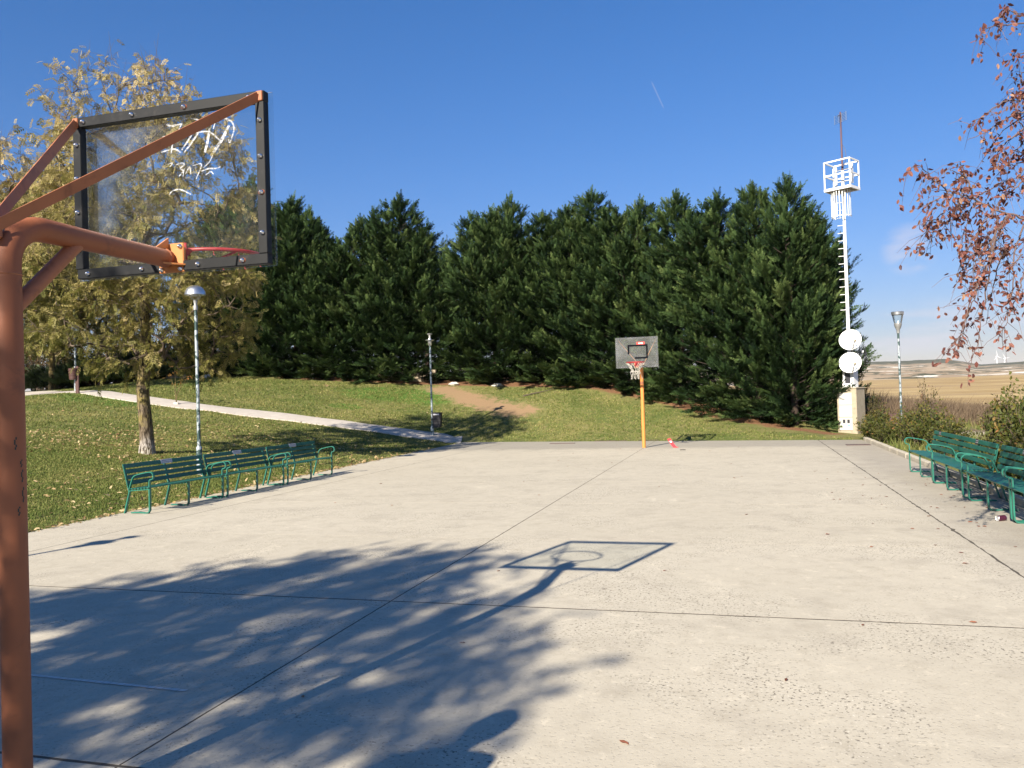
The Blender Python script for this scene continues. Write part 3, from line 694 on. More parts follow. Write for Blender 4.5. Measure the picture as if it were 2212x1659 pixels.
        def strip(a, b, c, d): tp.box(((a + b) / 2, y1 + .001, (c + d) / 2), (abs(b - a), .002, d - c))
        # mirrored: local +x is picture left for the far hoop
        strip(-x1, -x0, z1 - tw, z1); strip(-x1, -x1 + tw, z0, z1 - tw); strip(-x1 + tw, .06, z0, z0 + tw); strip(-x0 - tw, -x0, z0 + .14, z1 - tw)
        tp.build('target_tape', MT['tapeblack'], h)
        st = MB().box((-.115, y1 + .001, ZT - .185), (.235, .002, .085), bev=.0008).build('sticker', MT['sticker'], h)
        tx_ = bpy.data.curves.new('sticker_lettering', 'FONT'); tx_.body = 'NYB'; tx_.size = .06; tx_.align_x = 'CENTER'; tx_.align_y = 'CENTER'; tx_.extrude = .0006; tx_.space_character = 1.15; tx_.offset = .002
        to = bpy.data.objects.new('lettering_source', tx_); COL.objects.link(to)
        dg = bpy.context.evaluated_depsgraph_get(); tme = bpy.data.meshes.new_from_object(to.evaluated_get(dg)); bpy.data.objects.remove(to)
        to = obj('sticker_lettering', tme, MT['white'], st)
        to.location = (-.115, y1 + .0035, ZT - .185); to.rotation_euler = (PI / 2, 0, PI)
        nt_ = MB(); r = np.random.default_rng(5)
        na = 12
        for ring_k in range(na):
            a = 2 * PI * ring_k / na
            if ring_k in (2, 3, 7, 9): continue
            for s in (-1, 1):
                P = []
                for t in np.linspace(0, 1, 9):
                    aa = a + s * t * PI / na * 2.0; rr = R0 * (1 - .55 * min(1, t * 1.3)) + .01 * r.normal(); P.append((rr * math.cos(aa), cy + rr * math.sin(aa), zr - .02 - .26 * t))
                nt_.tube(P, .0055, 5)
        for k in range(13):
            a = r.random() * 2 * PI; rr = .10 + .05 * r.random(); x, yq, z = rr * math.cos(a), cy + rr * math.sin(a), zr - .24
            P = [(x, yq, z)]
            for i in range(6): x += r.normal() * .012; yq += r.normal() * .012; z -= .028 + .02 * r.random(); P.append((x, yq, z))
            nt_.tube(P, .006, 5)
        for k in range(4):
            a = r.random() * 2 * PI; c0 = np.array([.10 * math.cos(a), cy + .10 * math.sin(a), zr - .30])
            nt_.tube([c0 + .035 * np.array([math.cos(t), .3 * math.sin(t), math.sin(t)]) for t in np.linspace(0, 5.5, 12)], .0055, 5)
        nt_.build('torn_net', MT['net'], rim)
        MB().tube([(0, 0, 1.86), (0, 0, 1.95)], .0535, 20, caps=False).build('paint_band', MT['rusty_orange'], h)
    return h
m, t, b, o = newmat('white_marker_stroke'); q = NT(t); b.inputs['Base Color'].default_value = (.9, .9, .9, 1); b.inputs['Roughness'].default_value = .9
tr_ = q.n('ShaderNodeBsdfTransparent'); tl_ = q.n('ShaderNodeBsdfTranslucent'); tl_.inputs[0].default_value = (.9, .9, .9, 1); m0 = q.n('ShaderNodeMixShader'); q.link(b.outputs[0], m0.inputs[1]); q.link(tl_.outputs[0], m0.inputs[2])
m1 = q.n('ShaderNodeMixShader'); q.link(q.smooth(q.noise(60, 3, .6, q.objc(), mapscale=(1, 1, 2)), .22, .78), m1.inputs[0]); q.link(tr_.outputs[0], m1.inputs[1]); q.link(m0.outputs[0], m1.inputs[2]); q.link(m1.outputs[0], o.inputs['Surface'])
MT['white_marker_thin'] = m
MT['ink_green'] = paint('dark_green_scar', (.015, .035, .03), .6, var=.2)
make_hoop((0, 0, 0), 0, 'near orange basketball hoop seen from behind, white scrawl on its clear backboard', False)
make_hoop((0, 21.41, 0), PI, 'far orange basketball hoop facing the camera, torn net and red sticker on board', True)

# ------------------------------------------------------------------ benches
def bench_proto():
    rt = bpy.data.objects.new('park_bench', None); COL.objects.link(rt)
    L = 1.82
    wv = (.042, 0, 0); t_ = .018
    def legs(x, mb):
        mb.bar([(x, 0, .385), (x, .0, .20), (x, .004, .05), (x, .03, .014), (x, .09, .010), (x, .20, .020), (x, .34, .012)], wv, t_)
        mb.bar([(x, .36, .37), (x, .41, .20), (x, .47, .0)], wv, t_)
        mb.bar([(x, -.012, .378), (x, .2, .366), (x, .385, .352)], wv, t_)
        return mb
    def back(x): return MB().bar([(x, .375, .352), (x, .395, .42), (x, .43, .56), (x, .475, .755)], wv, t_)
    for x in (0, L / 2, L):
        legs(x, MB()).build('leg_frame', MT['bench_arm'] if x != L / 2 else MT['bench'], rt)
        back(x).build('back_post', MT['bench'], rt)
    for x in (0, L):
        P = smooth_poly([(x, .375, .372), (x, .335, .48), (x, .285, .575), (x, .16, .615), (x, .0, .640), (x, -.05, .628), (x, -.075, .585), (x, -.06, .535), (x, -.015, .522), (x, 0.0, .49), (x, 0.0, .385)], 4)
        MB().bar(P, (.036, 0, 0), .014).build('armrest', MT['bench_arm'], rt)
    sm = MB().box((L / 2, 0, 0), (L + .10, .044, .018), bev=.005).mesh('seat_slat')
    for k in range(7):
        o = obj('seat_slat', sm, MT['bench'], rt, (0, .005 + k * .0585, .402 - .0035 * k))
    ang = math.atan2(.475 - .395, .755 - .42)
    bm = MB().box((L / 2, 0, 0), (L + .10, .018, .066), bev=.005).mesh('back_slat')
    sl_ = []
    for k in range(4):
        f = .14 + k * .26; yq = .393 + (.475 - .393) * f - .02; z = .42 + (.755 - .42) * f + .006
        o = obj('back_slat', bm, MT['bench'], rt, (0, yq, z)); o.rotation_euler = (-ang, 0, 0); sl_.append(o)
    return rt, sl_
bproto, _ = bench_proto()
def plaque(parent, x, dark):
    ang = math.atan2(.475 - .395, .755 - .42); f = .14 + 3 * .26; yq = .393 + (.475 - .393) * f - .02; z = .42 + (.755 - .42) * f + .006
    wd, hh = (.13, .085) if dark else (.27, .07)
    p = MB().box((0, -.0125, 0), (wd, .004, hh), bev=.001).build('plaque', MT['plaque_dark'] if dark else MT['plaque'], parent)
    p.location = (x, yq, z); p.rotation_euler = (-ang, 0, 0)
    g = MB(); r = np.random.default_rng(int(x * 100))
    for row in range(2):
        xx = -wd * .4
        while xx < wd * .38:
            l = r.uniform(.012, .035); g.box((xx + l / 2, -.0152, .012 - row * .026), (l, .001, .007)); xx += l + .008
    g.build('plaque_lettering', MT['ink'] if not dark else MT['plaque'], p)
BL = [(7.93, 'nearest green bench of the left row, its open end towards the camera'), (9.89, 'middle green bench of the left row, between two other benches'), (11.87, 'farthest green bench of the left row, beside the shaded apron')]
BR = [(13.90, 'farthest green bench of the right row, nearest the far kerb corner'), (12.02, 'second green bench from the far end of the right row'), (9.88, 'green bench of the right row just behind the crushed can'), (7.96, 'green bench at the right picture edge, in front of the can')]
first = True
for k, (y, lb) in enumerate(BL):
    b = bproto if first else copy_tree(bproto); first = False
    b.location = (-6.02, y, 0); b.rotation_euler = (0, 0, PI / 2); tag(b, lb, 'bench', 'green slatted benches in two rows')
for k, (y, lb) in enumerate(BR):
    b = copy_tree(bproto); b.location = (5.77, y, 0); b.rotation_euler = (0, 0, -PI / 2); tag(b, lb, 'bench', 'green slatted benches in two rows')
for o in [x for x in COL.objects if x.name.startswith('park_bench')]:
    lf = o.location.x < 0
    plaque(o, .93 if lf else (.42 if o.location.y > 13 else .9), not lf)

# ------------------------------------------------------------------ lamps and bins
def lamp_pole(rt, H, mat, base_h=.62):
    MB().tube([(0, 0, -.1), (0, 0, base_h - .03), (0, 0, base_h), (0, 0, base_h + .03)], [.062, .062, .060, .040], 16).build('base_sleeve', mat, rt)
    MB().tube([(0, 0, base_h), (0, 0, H * .5), (0, 0, H)], [.038, .036, .034], 14).build('pole', mat, rt)
def dome_lamp(loc, label, rz=0):
    r = thing('street_lamp', label, 'street lamp', loc, rz, 'lamp posts around the court')
    lamp_pole(r, 3.62, MT['galv'])
    MB().lathe([(0, 3.60), (.05, 3.60), (.05, 3.68), (.03, 3.72), (.045, 3.78), (.045, 3.82), (0, 3.82)], 16).build('lamp_neck', MT['lamp_grey'], r)
    MB().lathe([(.03, 3.80), (.09, 3.83), (.13, 3.92), (.13, 3.96), (0, 3.96)], 18).build('diffuser', MT['lamp_glass'], r)
    MB().lathe([(0, 4.135), (.06, 4.13), (.12, 4.11), (.17, 4.07), (.205, 4.01), (.22, 3.95), (.222, 3.925), (.21, 3.925), (.19, 3.99), (.14, 4.06), (0, 4.11)], 28).build('dome_hood', MT['lamp_alu'], r)
    return r
def stub_lamp(loc, label):
    r = thing('street_lamp', label, 'street lamp', loc, 0, 'lamp posts around the court')
    lamp_pole(r, 3.66, MT['galv2'])
    MB().lathe([(.036, 3.62), (.075, 3.66), (.08, 3.80), (.17, 3.835), (.17, 3.85), (.06, 3.855), (.05, 3.90), (0, 3.90)], 18).build('lamp_cup', MT['lamp_alu'], r)
    MB().lathe([(.045, 3.87), (.04, 4.02), (.09, 4.05), (.10, 4.085), (0, 4.09)], 12).build('lamp_socket', MT['lamp_grey'], r)
    return r
pl = at(432, 1042, 17.5)
dome_lamp((pl[0], pl[1], tz(pl[0], pl[1]) - .02), 'chipped grey lamp post with silver dome hood behind the left benches', 1.0)
q = at(164, 845, 34.5); dome_lamp((q[0], q[1], tz(q[0], q[1])), 'distant grey lamp post rising behind the brown basket bin')
pb = at(935, 957, 30.0)
stub_lamp((pb[0], pb[1], -.03), 'tall chipped lamp post with broken head at the far left court corner')
tip = np.array([-4.7, 6.05]); bs = tip - 4.1 / math.tan(R_(SUN_EL)) * np.array([math.sin(R_(SUN_AZ)), math.cos(R_(SUN_AZ))])
stub_lamp((bs[0], bs[1], 0), 'lamp post out of view on the near left, casting the thin shadow line')
pr = at(1949, 948, 26.0)
r = thing('street_lamp', 'lamp post with clear tapered glass lantern among the right-hand shrubs', 'street lamp', (pr[0], pr[1], tz(pr[0], pr[1])), 0, 'lamp posts around the court')
lamp_pole(r, 3.36, MT['galv'], .5)
MB().lathe([(0, 3.34), (.05, 3.34), (.05, 3.44), (.09, 3.52), (.115, 3.60), (.115, 3.66), (0, 3.66)], 20).build('lamp_cup', MT['lamp_grey'], r)
MB().lathe([(.112, 3.66), (.145, 3.80), (.172, 3.95), (.185, 4.03), (.180, 4.03), (.167, 3.95), (.14, 3.80), (.107, 3.66)], 24).build('glass_lantern', MT['lamp_glass'], r)
MB().lathe([(0, 4.035), (.175, 4.03), (.192, 4.02), (.184, 3.93), (.170, 3.93), (.17, 4.0), (0, 4.0)], 24).build('lantern_cap', MT['lamp_alu'], r)
# dark slatted bin strapped to the far-left lamp post
bn = thing('litter_bin', 'black slatted litter bin strapped to the far left lamp post', 'litter bin', (pb[0], pb[1], 0), R_(8))
MB().prism([(-.13, .56), (.13, .56), (.165, 1.10), (-.165, 1.10)], (.20, -.16, 0), (1, 0, 0), (0, 0, 1), (0, 1, 0), .27).build('bin_body', MT['bin'], bn)
for k in range(7):
    z = .63 + k * .06; hw = .13 + (z - .56) / .54 * .035
    MB().box((.20, -.166, z), (2 * hw - .03, .014, .034), bev=.003).build('bin_slat', MT['bin'], bn)
MB().box((.20, -.168, 1.045), (.22, .008, .05), bev=.002).build('bin_label', MT['plaque_dark2'] if 'plaque_dark2' in MT else MT['plaque'], bn)
MB().box((.20, -.025, 1.105), (.35, .29, .025), bev=.006).build('bin_rim', MT['bin'], bn)
MB().box((.02, -.03, .85), (.12, .03, .05)).build('bin_bracket', MT['bin'], bn)
# brown basket bin on its own post, far left by the path
q = at(165, 850, 32.0); bz_ = tz(q[0], q[1])
bn = thing('litter_bin', 'brown round basket bin on a dark post beside the path', 'litter bin', (q[0], q[1], bz_), 0)
MB().box((.06, 0, .52), (.16, .06, 1.12), bev=.008).build('bin_post', MT['bin_brown'], bn)
MB().lathe([(0, .56), (.155, .56), (.185, .98), (.19, 1.0), (.175, 1.0), (.15, .60), (0, .60)], 20, (-.08, -.03, 0)).build('bin_basket', MT['bin_brown'], bn)
for k in range(4): MB().lathe([(.166 + .008 * k, .62 + .1 * k), (.174 + .008 * k, .62 + .1 * k), (.174 + .008 * k, .645 + .1 * k), (.166 + .008 * k, .645 + .1 * k)], 20, (-.08, -.03, 0)).build('bin_hoop', MT['bin_brown'], bn)
MB().box((-.0, -.02, 1.055), (.12, .02, .05), bev=.004).build('bin_tag', MT['plaque'], bn)
# brown sheet-metal bin beside the right-hand lamp
q = at(1934, 934, 25.2)
bn = thing('litter_bin', 'brown sheet metal bin half hidden in shrubs by the glass lantern post', 'litter bin', (q[0], q[1], tz(q[0], q[1])), R_(-10))
MB().box((0, 0, .43), (.36, .30, .60), bev=.012).build('bin_body', MT['rustbox'], bn)
MB().box((0, 0, .745), (.385, .325, .03), bev=.006).build('bin_rim', MT['rustbox'], bn)
MB().box((.05, -.155, .62), (.12, .008, .06), bev=.002).build('bin_slot', MT['dark'], bn)
for s in (-1, 1): MB().box((s * .14, 0, .06), (.03, .24, .14)).build('bin_foot', MT['rustbox'], bn)

# ------------------------------------------------------------------ antenna tower
tb = at(1841, 940, 27.2); TB = (tb[0], tb[1], 0.0); RT = R_(-31)
pd = thing('cabinet_pillar', 'weathered plaster meter cabinet with white doors under the antenna mast', 'cabinet', TB, RT)
MB().box((0, 0, .76), (.66, .66, 1.56), bev=.015).build('pillar_body', MT['cream_con'], pd)
MB().box((0, 0, 1.555), (.70, .70, .05), bev=.012).build('pillar_cap', MT['cream_con'], pd)
for z, hh in ((1.20, .40), (.79, .39), (.365, .42)):
    d = MB().box((-.04, -.338, z), (.44, .022, hh), bev=.005).build('cabinet_door', MT['door_white'], pd)
    if z < .5:
        for x in (-.10, .05): MB().box((x, -.351, .45), (.085, .006, .12), bev=.002).build('meter_window', MT['dark'], d)
        MB().box((.06, -.351, .32), (.09, .004, .06), bev=.001).build('door_sticker', MT['lens_blue'], d)
    MB().box((-.245, -.352, z), (.012, .012, .06)).build('door_hinge', MT['galv'], d)
tw = thing('antenna_tower', 'white antenna mast with railed platform and ladder cage beside the conifer hedge', 'antenna mast', (tb[0], tb[1], 1.58), RT)
def Z(z): return z - 1.58
MB().prism([(-.20, 0), (.20, 0), (.14, .30), (.10, .62), (-.16, .62), (-.18, .3)], (0, -.17, 0), (1, 0, 0), (0, 0, 1), (0, 1, 0), .05).box((.17, .0, .3), (.05, .34, .6)).box((-.16, .0, .3), (.03, .34, .6)).build('mast_base', MT['white'], tw)
MB().box((0, -.195, .38), (.18, .02, .46), bev=.01).build('mast_base_panel', MT['dark'], tw)
MB().tube([(0, 0, 0), (0, 0, Z(4)), (0, 0, Z(8.9))], [.065, .056, .048], 14).build('mast', MT['white'], tw)
for k in range(16):
    z = 4.2 + k * .26
    if z < 8.2: MB().tube([(-.05, 0, Z(z)), (-.22, -.05, Z(z))], .011, 6).build('rung', MT['white'], tw)
MB().tube([(-.28, -.06, Z(7.3)), (-.28, -.06, Z(8.2))], .014, 6).build('ladder_rail', MT['white'], tw)
cx_, cy_, rr = -.09, .0, .31
for k in range(15):
    a = R_(150 + k * 17); zb_ = 7.32 + .0 * k
    MB().bar([(cx_ + rr * math.cos(a), cy_ + rr * math.sin(a), Z(zb_)), (cx_ + rr * math.cos(a), cy_ + rr * math.sin(a), Z(8.24))], (.03 * -math.sin(a), .03 * math.cos(a), 0), .006).build('cage_bar', MT['white'], tw)
for z in (7.36,): MB().tube([(cx_ + rr * math.cos(a), cy_ + rr * math.sin(a), Z(z)) for a in np.linspace(R_(150), R_(390), 18)], .014, 6).build('cage_hoop', MT['white'], tw)
px0, px1, py0, py1 = -.47, .40, -.34, .34
MB().box(((px0 + px1) / 2, 0, Z(8.27)), (px1 - px0, py1 - py0, .05)).build('platform_floor', MT['lamp_grey'], tw)
fr = MB()
for y in (py0, py1): fr.box(((px0 + px1) / 2, y, Z(8.26)), (px1 - px0 + .05, .05, .09))
for x in (px0, px1): fr.box((x, 0, Z(8.258)), (.05, py1 - py0 - .06, .088))
fr.build('platform_edge', MT['white'], tw)
for x in (px0, px1):
    for y in (py0, py1): MB().box((x, y, Z(8.76)), (.038, .038, .92)).build('rail_post', MT['white'], tw)
for z in (8.74, 9.20):
    for y in (py0, py1): MB().box(((px0 + px1) / 2, y, Z(z)), (px1 - px0 - .05, .04, .045)).build('rail', MT['white'], tw)
    for x in (px0, px1): MB().box((x, 0, Z(z)), (.04, py1 - py0 - .05, .044)).build('rail', MT['white'], tw)
for x, y in ((-.30, .16), (.27, .12)):
    MB().bar([(x, y, Z(8.45)), (x, y, Z(9.1))], (.07, 0, 0), .03).build('panel_antenna', MT['white'], tw)
MB().box((-.03, .05, Z(8.55)), (.50, .03, .03)).build('panel_arm', MT['white'], tw)
MB().box((-.03, .05, Z(8.95)), (.50, .03, .03)).build('panel_arm', MT['white'], tw)
MB().tube([(0, 0, Z(8.8)), (0, 0, Z(10.9))], [.032, .026], 10).build('top_pole', MT['mast_red'], tw)
ya = MB()
for s in (-1, 1):
    for k in range(6): ya.tube([(s * .02, -.02, Z(10.56 + k * .05)), (s * .26, -.02 - s * .10, Z(10.56 + k * .05))], .007, 5)
    for t in (.06, .24): ya.tube([(s * t, -.02 - s * .42 * (t - .02), Z(10.54)), (s * t, -.02 - s * .42 * (t - .02), Z(10.84))], .007, 5)
yo = ya.build('antenna_grid', MT['galv_clean'] if 'galv_clean' in MT else MT['lamp_alu'], tw)
MB().tube([(0, 0, Z(10.80)), (.05, -.25, Z(10.72)), (.10, -.42, Z(10.62))], .012, 6).build('antenna_boom', MT['dark'], tw)
MB().tube(smooth_poly([(.02, 0, Z(9.8)), (.12, -.02, Z(9.6)), (.14, -.02, Z(9.3)), (.04, 0, Z(9.0))], 5), .007, 5).build('cable', MT['dark'], tw)
def dish(z, off, label):
    d = thing('satellite_dish', label, 'satellite dish', (tb[0] + off[0], tb[1] + off[1], z), R_(-17), 'satellite dishes on the mast')
    tilt = R_(14); M3 = np.array(Matrix.Rotation(PI / 2 - tilt, 3, 'X'))   # dish axis towards -Y, tipped up
    prof = [(0, -.0)] + [(r_, .10 * (r_ / .35) ** 2) for r_ in np.linspace(.04, .345, 10)] + [(.355, .103), (.355, .112), (.33, .10), (.17, .035), (0, .012)]
    # lathe axis z -> rotated towards -y; bowl opens to the viewer
    MB().lathe(prof, 32, m=M3 @ np.diag([1, 1, 1])).build('dish_bowl', MT['white'], d)
    v = lambda x, y_, z_: M3 @ np.array([x, y_, z_])
    MB().bar([v(.05, -.36, .05), v(.20, -.12, .40)], v(.035, .01, 0), .03).build('feed_arm', MT['lamp_grey'], d)
    MB().tube([v(.20, -.13, .33), v(.20, -.10, .43)], .035, 10).build('feed_horn', MT['tan_plastic'], d)
    MB().box(v(0, 0, -.08), (.10, .14, .12)).build('dish_mount', MT['lamp_grey'], d)
    return d
dish(3.14, (.03, -.28), 'upper white satellite dish on the antenna mast')
dish(2.38, (.0, -.30), 'lower white satellite dish on the antenna mast, above the cabinet')
ga = thing('grid_antenna', 'small dark grid antenna sticking out right between the two dishes', 'antenna', (tb[0] + .30, tb[1] - .05, 2.75), R_(10))
g = MB()
for k in range(8): g.tube([(0, 0, .17 - k * .055), (.22, -.03, .17 - k * .055)], .006, 5)
for x in (.02, .21): g.tube([(x, -.03 * x, .20), (x, -.03 * x, -.05)], .011, 5)
g.tube([(.18, -.03, -.06), (.27, -.05, -.36)], .016, 5)
g.build('grid', MT['dark'], ga); MB().tube([(-.25, .04, .05), (.05, 0, .05)], .016, 6).build('antenna_arm', MT['galv'], ga); MB().box((.1, -.05, .02), (.05, .05, .07)).build('dipole_box', MT['white'], ga)

# ------------------------------------------------------------------ small things
q = np.array([5.72, 8.16]); cn = thing('drink_can', 'dark drink can lying on its side against a right-hand bench foot', 'can', (q[0] - .03, q[1] - .02, .033), R_(35))
cm = ((0, 0, 1), (0, 1, 0), (-1, 0, 0))
MB().lathe([(.028, -.062), (.033, -.052), (.033, .05)], 20, m=cm).build('can_body', MT['can_body'], cn)
MB().lathe([(0, -.056), (.024, -.056), (.0265, -.064), (.0285, -.062)], 20, m=cm).build('can_base', MT['can_end'], cn)
MB().lathe([(.033, .05), (.028, .06), (.026, .057), (0, .057)], 20, m=cm).build('can_lid', MT['can_end'], cn)
q = at(1453, 957, 23.6)
rl = MB(); P = smooth_poly([(-.10, .02, .26), (-.04, .0, .17), (.02, -.02, .08), (.08, -.03, .012), (.14, -.05, .006)], 4); rl.bar(P, (.085, .05, .02), .006)
lt = rl.build('litter_strip', MT['litter_red']); lt.location = (.83, 21.3, 0); lt.scale = (1, 1, 1); tag(lt, 'crumpled red plastic strip standing by the far hoop post', 'litter')
MB().bar(P[3:6] + np.array([0, -.006, .002]), (.05, .03, .012), .004).build('white_print', MT['white'], lt)
sp = MB().prism([(0, 0), (.16, .02), (.12, .09), (.01, .08)], (0, 0, .002), (1, 0, 0), (0, 1, 0), (0, 0, 1), .012).build('litter_scrap', MT['tapeblack']); sp.location = (1.12, 20.2, 0); tag(sp, 'flat black scrap on the court right of the far hoop', 'litter')
for k, (x, y, wd, dp, lb) in enumerate([(-1.55, 24.98, 1.1, .34, 'wide rusty access cover set in grass left of the far hoop'), (-.25, 24.9, .70, .28, 'overgrown iron cover directly behind the far hoop post'), (5.85, 21.45, .62, .36, 'iron drain cover in the far right corner of the apron'), (-3.0, 23.9, .85, .20, 'narrow drain plate on the far apron left of the hoop')]):
    ing = y > y_far(x)
    c = thing('access_cover', lb, 'metal cover', (x, y, (tz(x, y) + .015) if ing else .003), 0, 'metal covers at the far end')
    MB().box((0, 0, 0), (wd, dp, .022), bev=.006).build('cover_plate', MT['cover'], c)
    for s in (-1, 1): MB().box((s * wd * .3, 0, .013), (.06, .02, .006)).build('lift_slot', MT['dark'], c)
# low wall at the foot of the hedge
a, b_ = at(818, 822, 40.2)[:2], at(943, 829, 39.5)[:2]
n = 7
lw = thing('low_wall', 'low tan concrete wall under the hedge behind the far lamp', 'wall', (*a, tz(*a)), math.atan2(b_[1] - a[1], b_[0] - a[0]))
L = np.linalg.norm(b_ - a)
for k in range(n): MB().box((L * (k + .5) / n, 0, .10), (L / n - .006, .22, .58 + .03 * random.random()), bev=.02).build('wall_block', MT['wall'], lw)
def stone(loc, s, label, seed, grp=None):
    r = np.random.default_rng(seed); V = []; F = []
    n, m_ = 10, 6
    for i in range(m_ + 1):
        ph = PI * i / m_
        for j in range(n):
            a = 2 * PI * j / n; k = 1 + .22 * r.normal() * (0 < i < m_)
            V.append((s[0] * k * math.sin(ph) * math.cos(a), s[1] * k * math.sin(ph) * math.sin(a), s[2] * k * math.cos(ph)))
    for i in range(m_):
        for j in range(n): F.append((i * n + j, i * n + (j + 1) % n, i * n + n + (j + 1) % n, i * n + n + j))
    o = MB().add(V, F).build('boulder', MT['stone']); o.location = (loc[0], loc[1], tz(loc[0], loc[1]) + s[2] * .35); tag(o, label, 'stone', grp)
for k, (u, v, d, s, lb) in enumerate([(372, 818, 40.5, (.42, .25, .16), 'pale flat stone left of the white stone cluster under the hedge'), (381, 812, 40.6, (.14, .14, .30), 'upright pale stone in the cluster under the hedge'), (394, 815, 40.4, (.26, .2, .2), 'right pale stone of the cluster under the hedge'), (350, 806, 43, (.5, .35, .3), 'large tan stone behind the white stone cluster'), (446, 820, 40, (.25, .2, .13), 'small stone beside the left lamp post by the hedge'), (981, 838, 38.6, (.28, .2, .1), 'flat stone on bare soil just right of the low wall'), (1075, 838, 38, (.25, .2, .09), 'small flat stone on the needle litter under the hedge')]):
    stone(at(u, v, d), s, lb, 40 + k, 'stones along the hedge')
q = at(676, 822, 40); st = MB().tube([(0, 0, -.1), (.01, 0, .32), (0, .01, .62)], .05, 8).build('pale_stake', MT['stone']); st.location = (q[0], q[1], tz(q[0], q[1])); tag(st, 'short pale stake standing at the hedge foot', 'stake')
# fallen branch on the needle litter
a = at(1130, 846, 35.5); b_ = at(1196, 832, 36.2); bq = MB().tube([(a[0], a[1], tz(a[0], a[1]) + .04), *[((a[0] * (1 - t) + b_[0] * t), (a[1] * (1 - t) + b_[1] * t), tz(a[0] * (1 - t) + b_[0] * t, a[1] * (1 - t) + b_[1] * t) + .06) for t in (.3, .6)], (b_[0], b_[1], tz(b_[0], b_[1]) + .08)], [.03, .026, .022, .012], 7).build('fallen_branch', MT['dry_wood'] if 'dry_wood' in MT else MT['twig']); tag(bq, 'thin fallen branch lying on the slope before the hedge', 'branch')

# white car beyond the path, mostly behind the near post
q = at(67, 846, 55); CRZ = math.atan2(CR2[1], CR2[0]) + R_(-18)
car = thing('parked_car', 'white parked car peeking out beside the near orange post', 'car', (q[0] - 1.72 * math.cos(CRZ), q[1] - 1.72 * math.sin(CRZ), tz(q[0], q[1]) - .02), CRZ)
side = [(-2.0, .32), (1.75, .30), (1.92, .42), (1.95, .62), (1.88, .78), (1.70, .88), (1.10, 1.00), (.45, 1.50), (.2, 1.56), (-1.2, 1.58), (-1.75, 1.45), (-1.98, .95)]
MB().prism(side, (0, -.80, 0), (1, 0, 0), (0, 0, 1), (0, 1, 0), 1.6).build('car_body', MT['car_white'], car)
ws = MB().prism([(1.06, 1.03), (.50, 1.475), (.44, 1.46), (1.0, 1.01)], (.03, -.68, .02), (1, 0, 0), (0, 0, 1), (0, 1, 0), 1.36).build('windscreen', MT['windscreen'], car)
for s in (-1, 1):
    yy = s * .803
    for x0, x1 in ((-1.7, -.75), (-.68, .55)):
        MB().prism([(x0, 1.03), (x1 + (.35 if x1 > 0 else 0), 1.03), (x1, 1.43), (x0 + .08, 1.43)], (0, yy - .004, 0), (1, 0, 0), (0, 0, 1), (0, 1, 0), .008).build('side_window', MT['windscreen'], car)
    MB().box((.72, s * .90, 1.06), (.10, .18, .13), bev=.03).build('wing_mirror', MT['car_black'], car)
    MB().box((1.80, s * .60, .72), (.24, .32, .20), bev=.04).build('headlight', MT['headlight'], car)
    for x in (1.22, -1.25):
        wm = ((1, 0, 0), (0, 0, -1), (0, 1, 0))
        wl_ = MB().lathe([(.18, -.10), (.27, -.105), (.305, -.08), (.31, 0), (.305, .08), (.27, .105), (.18, .10)], 24, (x, s * .74, .31), m=wm).build('wheel', MT['tyre'], car)
        MB().lathe([(0, -.09), (.17, -.10), (.185, -.095), (.185, .095), (.17, .1), (0, .09)], 16, (x, s * .74, .31), m=wm).build('rim', MT['headlight'], wl_)
MB().box((1.86, 0, .45), (.24, 1.62, .22), bev=.05).build('bumper', MT['car_black'], car)
MB().box((1.97, 0, .66), (.02, .7, .10), bev=.004).build('grille', MT['car_black'], car)

# wind turbines on the skyline
for k, (u, lb) in enumerate(((2153, 'left wind turbine on the far right skyline'), (2170, 'right wind turbine on the far right skyline'))):
    d = 6500; c0 = at(u, 770 if k == 0 else 774, d); zb_ = 60.0
    t = thing('wind_turbine', lb, 'wind turbine', (c0[0], c0[1], zb_), math.atan2(CR2[1], CR2[0]) + R_(20), 'wind turbines on the skyline')
    H = c0[2] - zb_
    MB().tube([(0, 0, 0), (0, 0, H)], [4.6, 2.6], 12).build('tower', MT['turbine'], t)
    MB().box((0, 2, H + 1), (6, 14, 6), bev=1).build('nacelle', MT['turbine'], t)
    for j in range(3):
        a = R_(100 + 120 * j + 25 * k); ex = np.array([math.cos(a), 0, math.sin(a)]); ey = np.array([-math.sin(a), 0, math.cos(a)])
        MB().prism([(0, -1.4), (8, -3.4), (48, -.6), (48, .6), (8, 2.4), (0, 1.4)], (0, -7, H + 1), ex, ey, (0, 1, 0), 1.0).build('blade', MT['turbine'], t)
    MB().lathe([(0, -3), (2, -2), (2.6, 0), (2.6, 2.5)], 12, (0, -6, H + 1), m=((1, 0, 0), (0, 0, 1), (0, -1, 0))).build('hub', MT['turbine'], t)

